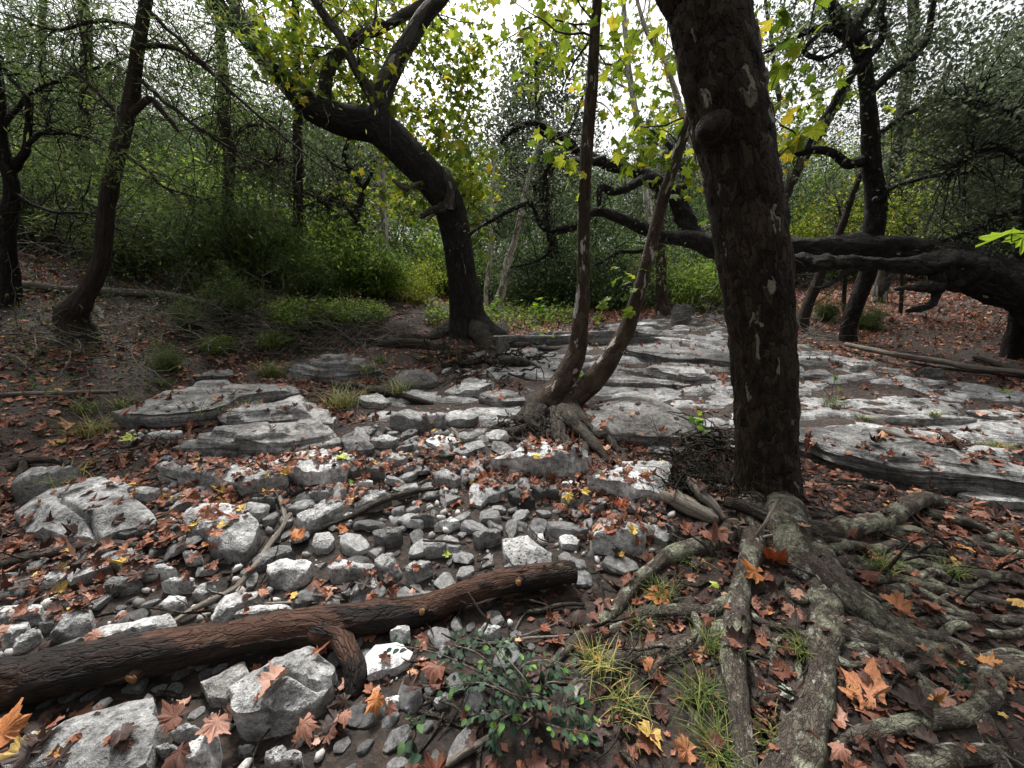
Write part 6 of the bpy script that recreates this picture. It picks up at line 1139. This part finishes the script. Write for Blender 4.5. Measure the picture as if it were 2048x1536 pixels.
for q in ((545, 752, 46, 130, 'bright grass tuft behind the upper left ledge', .55), (688, 812, 62, 120, 'tall brownish grass clump right of the left ledges', .7), (735, 760, 40, 60, 'sparse grass above the weedy root', .6), (800, 800, 44, 70, 'thin upright grass on the weedy root', .6), (240, 818, 40, 70, 'grass tuft on the left bank beside the upper ledge', .5), (165, 825, 44, 80, 'larger grass tuft left on the bank', .45), (190, 868, 56, 100, 'drooping dry grass hanging over the soil lip', .8), (430, 845, 70, 22, 'single tall green grass stalk on the middle ledge', .2), (505, 842, 34, 70, 'dry grass between upper and middle ledges', .75), (325, 770, 30, 60, 'broad-leaved weed tuft behind the upper ledge', .3), (640, 870, 20, 20, 'tiny grass tuft on the pale ledge end', .5),
   (850, 722, 24, 50, 'grass tuft below the leaning sycamore roots', .4), (760, 725, 26, 50, 'grass tuft under the brush pile', .4), (905, 712, 24, 40, 'grass at the end of the sycamore root', .4), (1425, 1300, 46, 90, 'grass tuft between two pale roots', .5), (1190, 1350, 56, 100, 'yellowish grass tuft right of the green shrub', .8), (1605, 1310, 44, 80, 'grass tuft left of the thickest root', .5), (1400, 1400, 60, 110, 'grass clump left of the long vertical root', .4), (1440, 1510, 70, 130, 'long grass clump at the bottom edge', .5), (1760, 1150, 44, 80, 'grass tuft right of the rotting branch', .5), (1900, 1150, 36, 60, 'small grass tuft beside the ochre leaf', .5), (1730, 840, 20, 50, 'grass tuft on the bedrock right of the big sycamore', .5), (1660, 815, 36, 40, 'thin grass in the bedrock crack right of the big sycamore', .4), (1862, 848, 20, 60, 'small grass tuft further right on the bedrock', .5), (1320, 1190, 40, 80, 'grass beside the left mound root', .35), (1990, 900, 30, 90, 'dry grass at the right edge behind the shelf', .7), (1250, 1420, 60, 70, 'grass below the broad root', .6), (1280, 1250, 40, 60, 'short grass on the left mound root', .45), (1370, 1120, 36, 50, 'grass below the pale stone right of white boulder', .3), (140, 990, 50, 60, 'dry grass under the soil lip', .9), (1545, 1490, 46, 50, 'grass at the foot of the thickest root', .4)): tuft(*q)
mb = MB(); C = []
for _ in range(240):
    p = G(rng.uniform(840, 1150), rng.normal(640, 10)); C.append(p + np.abs(rng.normal(size=(14, 3))) * np.array((.25, .25, .16)))
C = np.concatenate(C); scatter(mb, C, rng.uniform(.05, .11, len(C)), OVAL, .4); solo('weeds', mb, M['bush_leaf'], 'bright strip of weeds behind the leaning sycamore foot', 'weeds', kind='stuff', smooth_=False)
# ------------------------------------------------------------------ seedlings with lobed leaves
SDL = leaf_meshes('leaf', SYC, 'seedling', 4, .3)
OVS = (np.array([(0, -.5, 0), (.16, -.28, .05), (.23, 0, .07), (.15, .3, .05), (0, .5, -.02), (-.15, .3, .05), (-.23, 0, .07), (-.16, -.28, .05), (0, -.2, 0), (0, .15, 0)]), np.array([(0, 1, 8, 8), (1, 2, 9, 8), (2, 3, 4, 9), (4, 5, 6, 9), (6, 7, 8, 9), (7, 0, 8, 8)]))
OVS = (OVS[0] * np.array((1.3, 1, 1)), [np.array([(1, 2, 9, 8), (2, 3, 4, 9), (4, 5, 6, 9), (6, 7, 8, 9)]), np.array([(0, 1, 8), (7, 0, 8)])])
PRV = leaf_meshes('leaf', OVS, 'privet', 4, .35, True); WDL = leaf_meshes('leaf', OVS, 'seedling', 3, .3)
def seedling(px, py, stem, size, label, meshes=SDL, n=7):
    b = G(px, py); k = depth(b) / FPX; t = thing('seedling', label, 'seedling', b, 'green seedlings'); P = np.array([b + np.array((dx_ * k, 0, dz_ * k)) for dx_, dz_ in stem]); mb = MB(); W = catmull(P, 12); twig(mb, W, np.linspace(.004, .0015, 12)); part('stem', t, mb, M['sap_bark'])
    C = W[rng.integers(4, 12, n)] + rng.normal(size=(n, 3)) * size * k * .45; C[:2] = W[[-1, -3]]; leaf_parts(t, 'leaf', C, size * k, meshes, .3)
seedling(1395, 900, [(0, 0), (-6, 25), (-4, 50), (0, 66)], 24, 'lobed green seedling left of the big sycamore', n=9)
seedling(1770, 940, [(0, 0), (2, 20), (-6, 34)], 17, 'yellow-green seedling in front of the dark layered shelf', n=9)
seedling(1152, 800, [(0, 0), (2, 20), (6, 45), (4, 60)], 20, 'green seedling sprouting between the twin stems', n=5)
seedling(1105, 690, [(0, 0), (-20, 30), (-40, 36)], 14, 'yellow-green sprig left of the twin tree', n=9)
seedling(1192, 660, [(0, 0), (0, 20), (4, 30)], 14, 'green sprig between the twin stems far behind', n=10)
seedling(1068, 645, [(0, 0), (4, 20), (10, 36)], 18, 'bright yellow-green sapling beyond the weeds', n=16)
seedling(1000, 640, [(0, 0), (-8, 20), (-4, 36)], 16, 'green sapling beside the leaning sycamore foot', n=12)
seedling(1662, 785, [(0, 0), (2, 18), (2, 32)], 14, 'single green seedling on the bedrock right of the trunk', n=3)
seedling(2003, 785, [(0, 0), (0, 8)], 14, 'tiny green seedling near the right edge', n=4)
seedling(1456, 1375, [(0, 0), (0, 12)], 24, 'five-leaved creeper seedling on the long vertical root', WDL, 5)
seedling(1420, 975, [(0, 0), (0, 12)], 22, 'single green leaf sprouting by the driftwood', n=2)
seedling(700, 965, [(0, 0), (0, 6)], 14, 'tiny pale sprout right of the blocky slab', n=3)
seedling(1900, 1390, [(0, 0), (4, 24), (12, 40)], 17, 'small dark leafy sprig between the lower right roots', PRV, 12)
seedling(830, 1510, [(0, 0), (-4, 30), (6, 60), (-6, 100)], 30, 'dark upright sprig left of the green shrub', PRV, 9)
# the privet-like shrub in front
b = G(1020, 1400); sh = thing('green_shrub', 'low dark green shrub with small oval leaves in front', 'shrub', b); C = []; tang = []
def g_(px, py, up): p = G(px, py, up); return p
mb = MB()
for st in ([(1080, 1440, .0), (1010, 1372, .10), (940, 1335, .13), (870, 1305, .14), (790, 1290, .12)], [(1080, 1440, .0), (1060, 1390, .14), (1120, 1405, .14), (1180, 1425, .10)], [(1060, 1420, 0), (1040, 1340, .14), (1090, 1320, .14), (1150, 1335, .10)], [(1060, 1420, 0), (1010, 1340, .18), (980, 1290, .16), (950, 1275, .14)], [(1070, 1440, 0), (1020, 1430, .12), (990, 1460, .10), (985, 1490, .05)], [(1080, 1440, 0), (1100, 1450, .10), (1140, 1460, .08), (1185, 1465, .05)], [(1060, 1420, 0), (1000, 1380, .14), (950, 1365, .12), (890, 1375, .06)], [(1060, 1400, 0), (960, 1310, .16), (910, 1290, .14), (930, 1275, .14)], [(1070, 1430, 0), (1050, 1360, .2), (1000, 1300, .2), (1020, 1290, .2)], [(1070, 1430, 0), (1090, 1370, .16), (1130, 1365, .16)], [(1070, 1430, 0), (1040, 1450, .1), (1000, 1420, .1), (940, 1430, .05)], [(1070, 1430, 0), (1090, 1400, .1), (1030, 1390, .18), (960, 1350, .2)]):
    W = catmull([g_(*q) for q in st], 22); twig(mb, W, np.linspace(.005, .0015, 22)); T = unit(np.gradient(W, axis=0))
    for i in range(5, 22):
        for s in (-1, 1):
            if rng.random() < .74:
                d = unit(np.cross(T[i], (0, 0, 1)) * s + T[i] * .6 + rng.normal(size=3) * .25); C.append(W[i] + d * .016); tang.append(d)
part('stems', sh, mb, M['dead_wood'])
for i, (p, d) in enumerate(zip(C, tang)):
    o = bpy.data.objects.new('leaf', PRV[i % 4]); COL.objects.link(o); o.parent = sh; nz = unit(np.cross(np.cross(d, (0, 0, 1)), d) + rng.normal(size=3) * .35); xx = unit(np.cross(d, nz)); nz = np.cross(xx, d); m = Matrix(np.stack([xx, d, nz], -1).tolist()).to_4x4(); s = rng.uniform(.022, .037); m.translation = Vector(p + d * s * .4) - sh.location; o.matrix_local = m @ Matrix.Scale(s, 4)
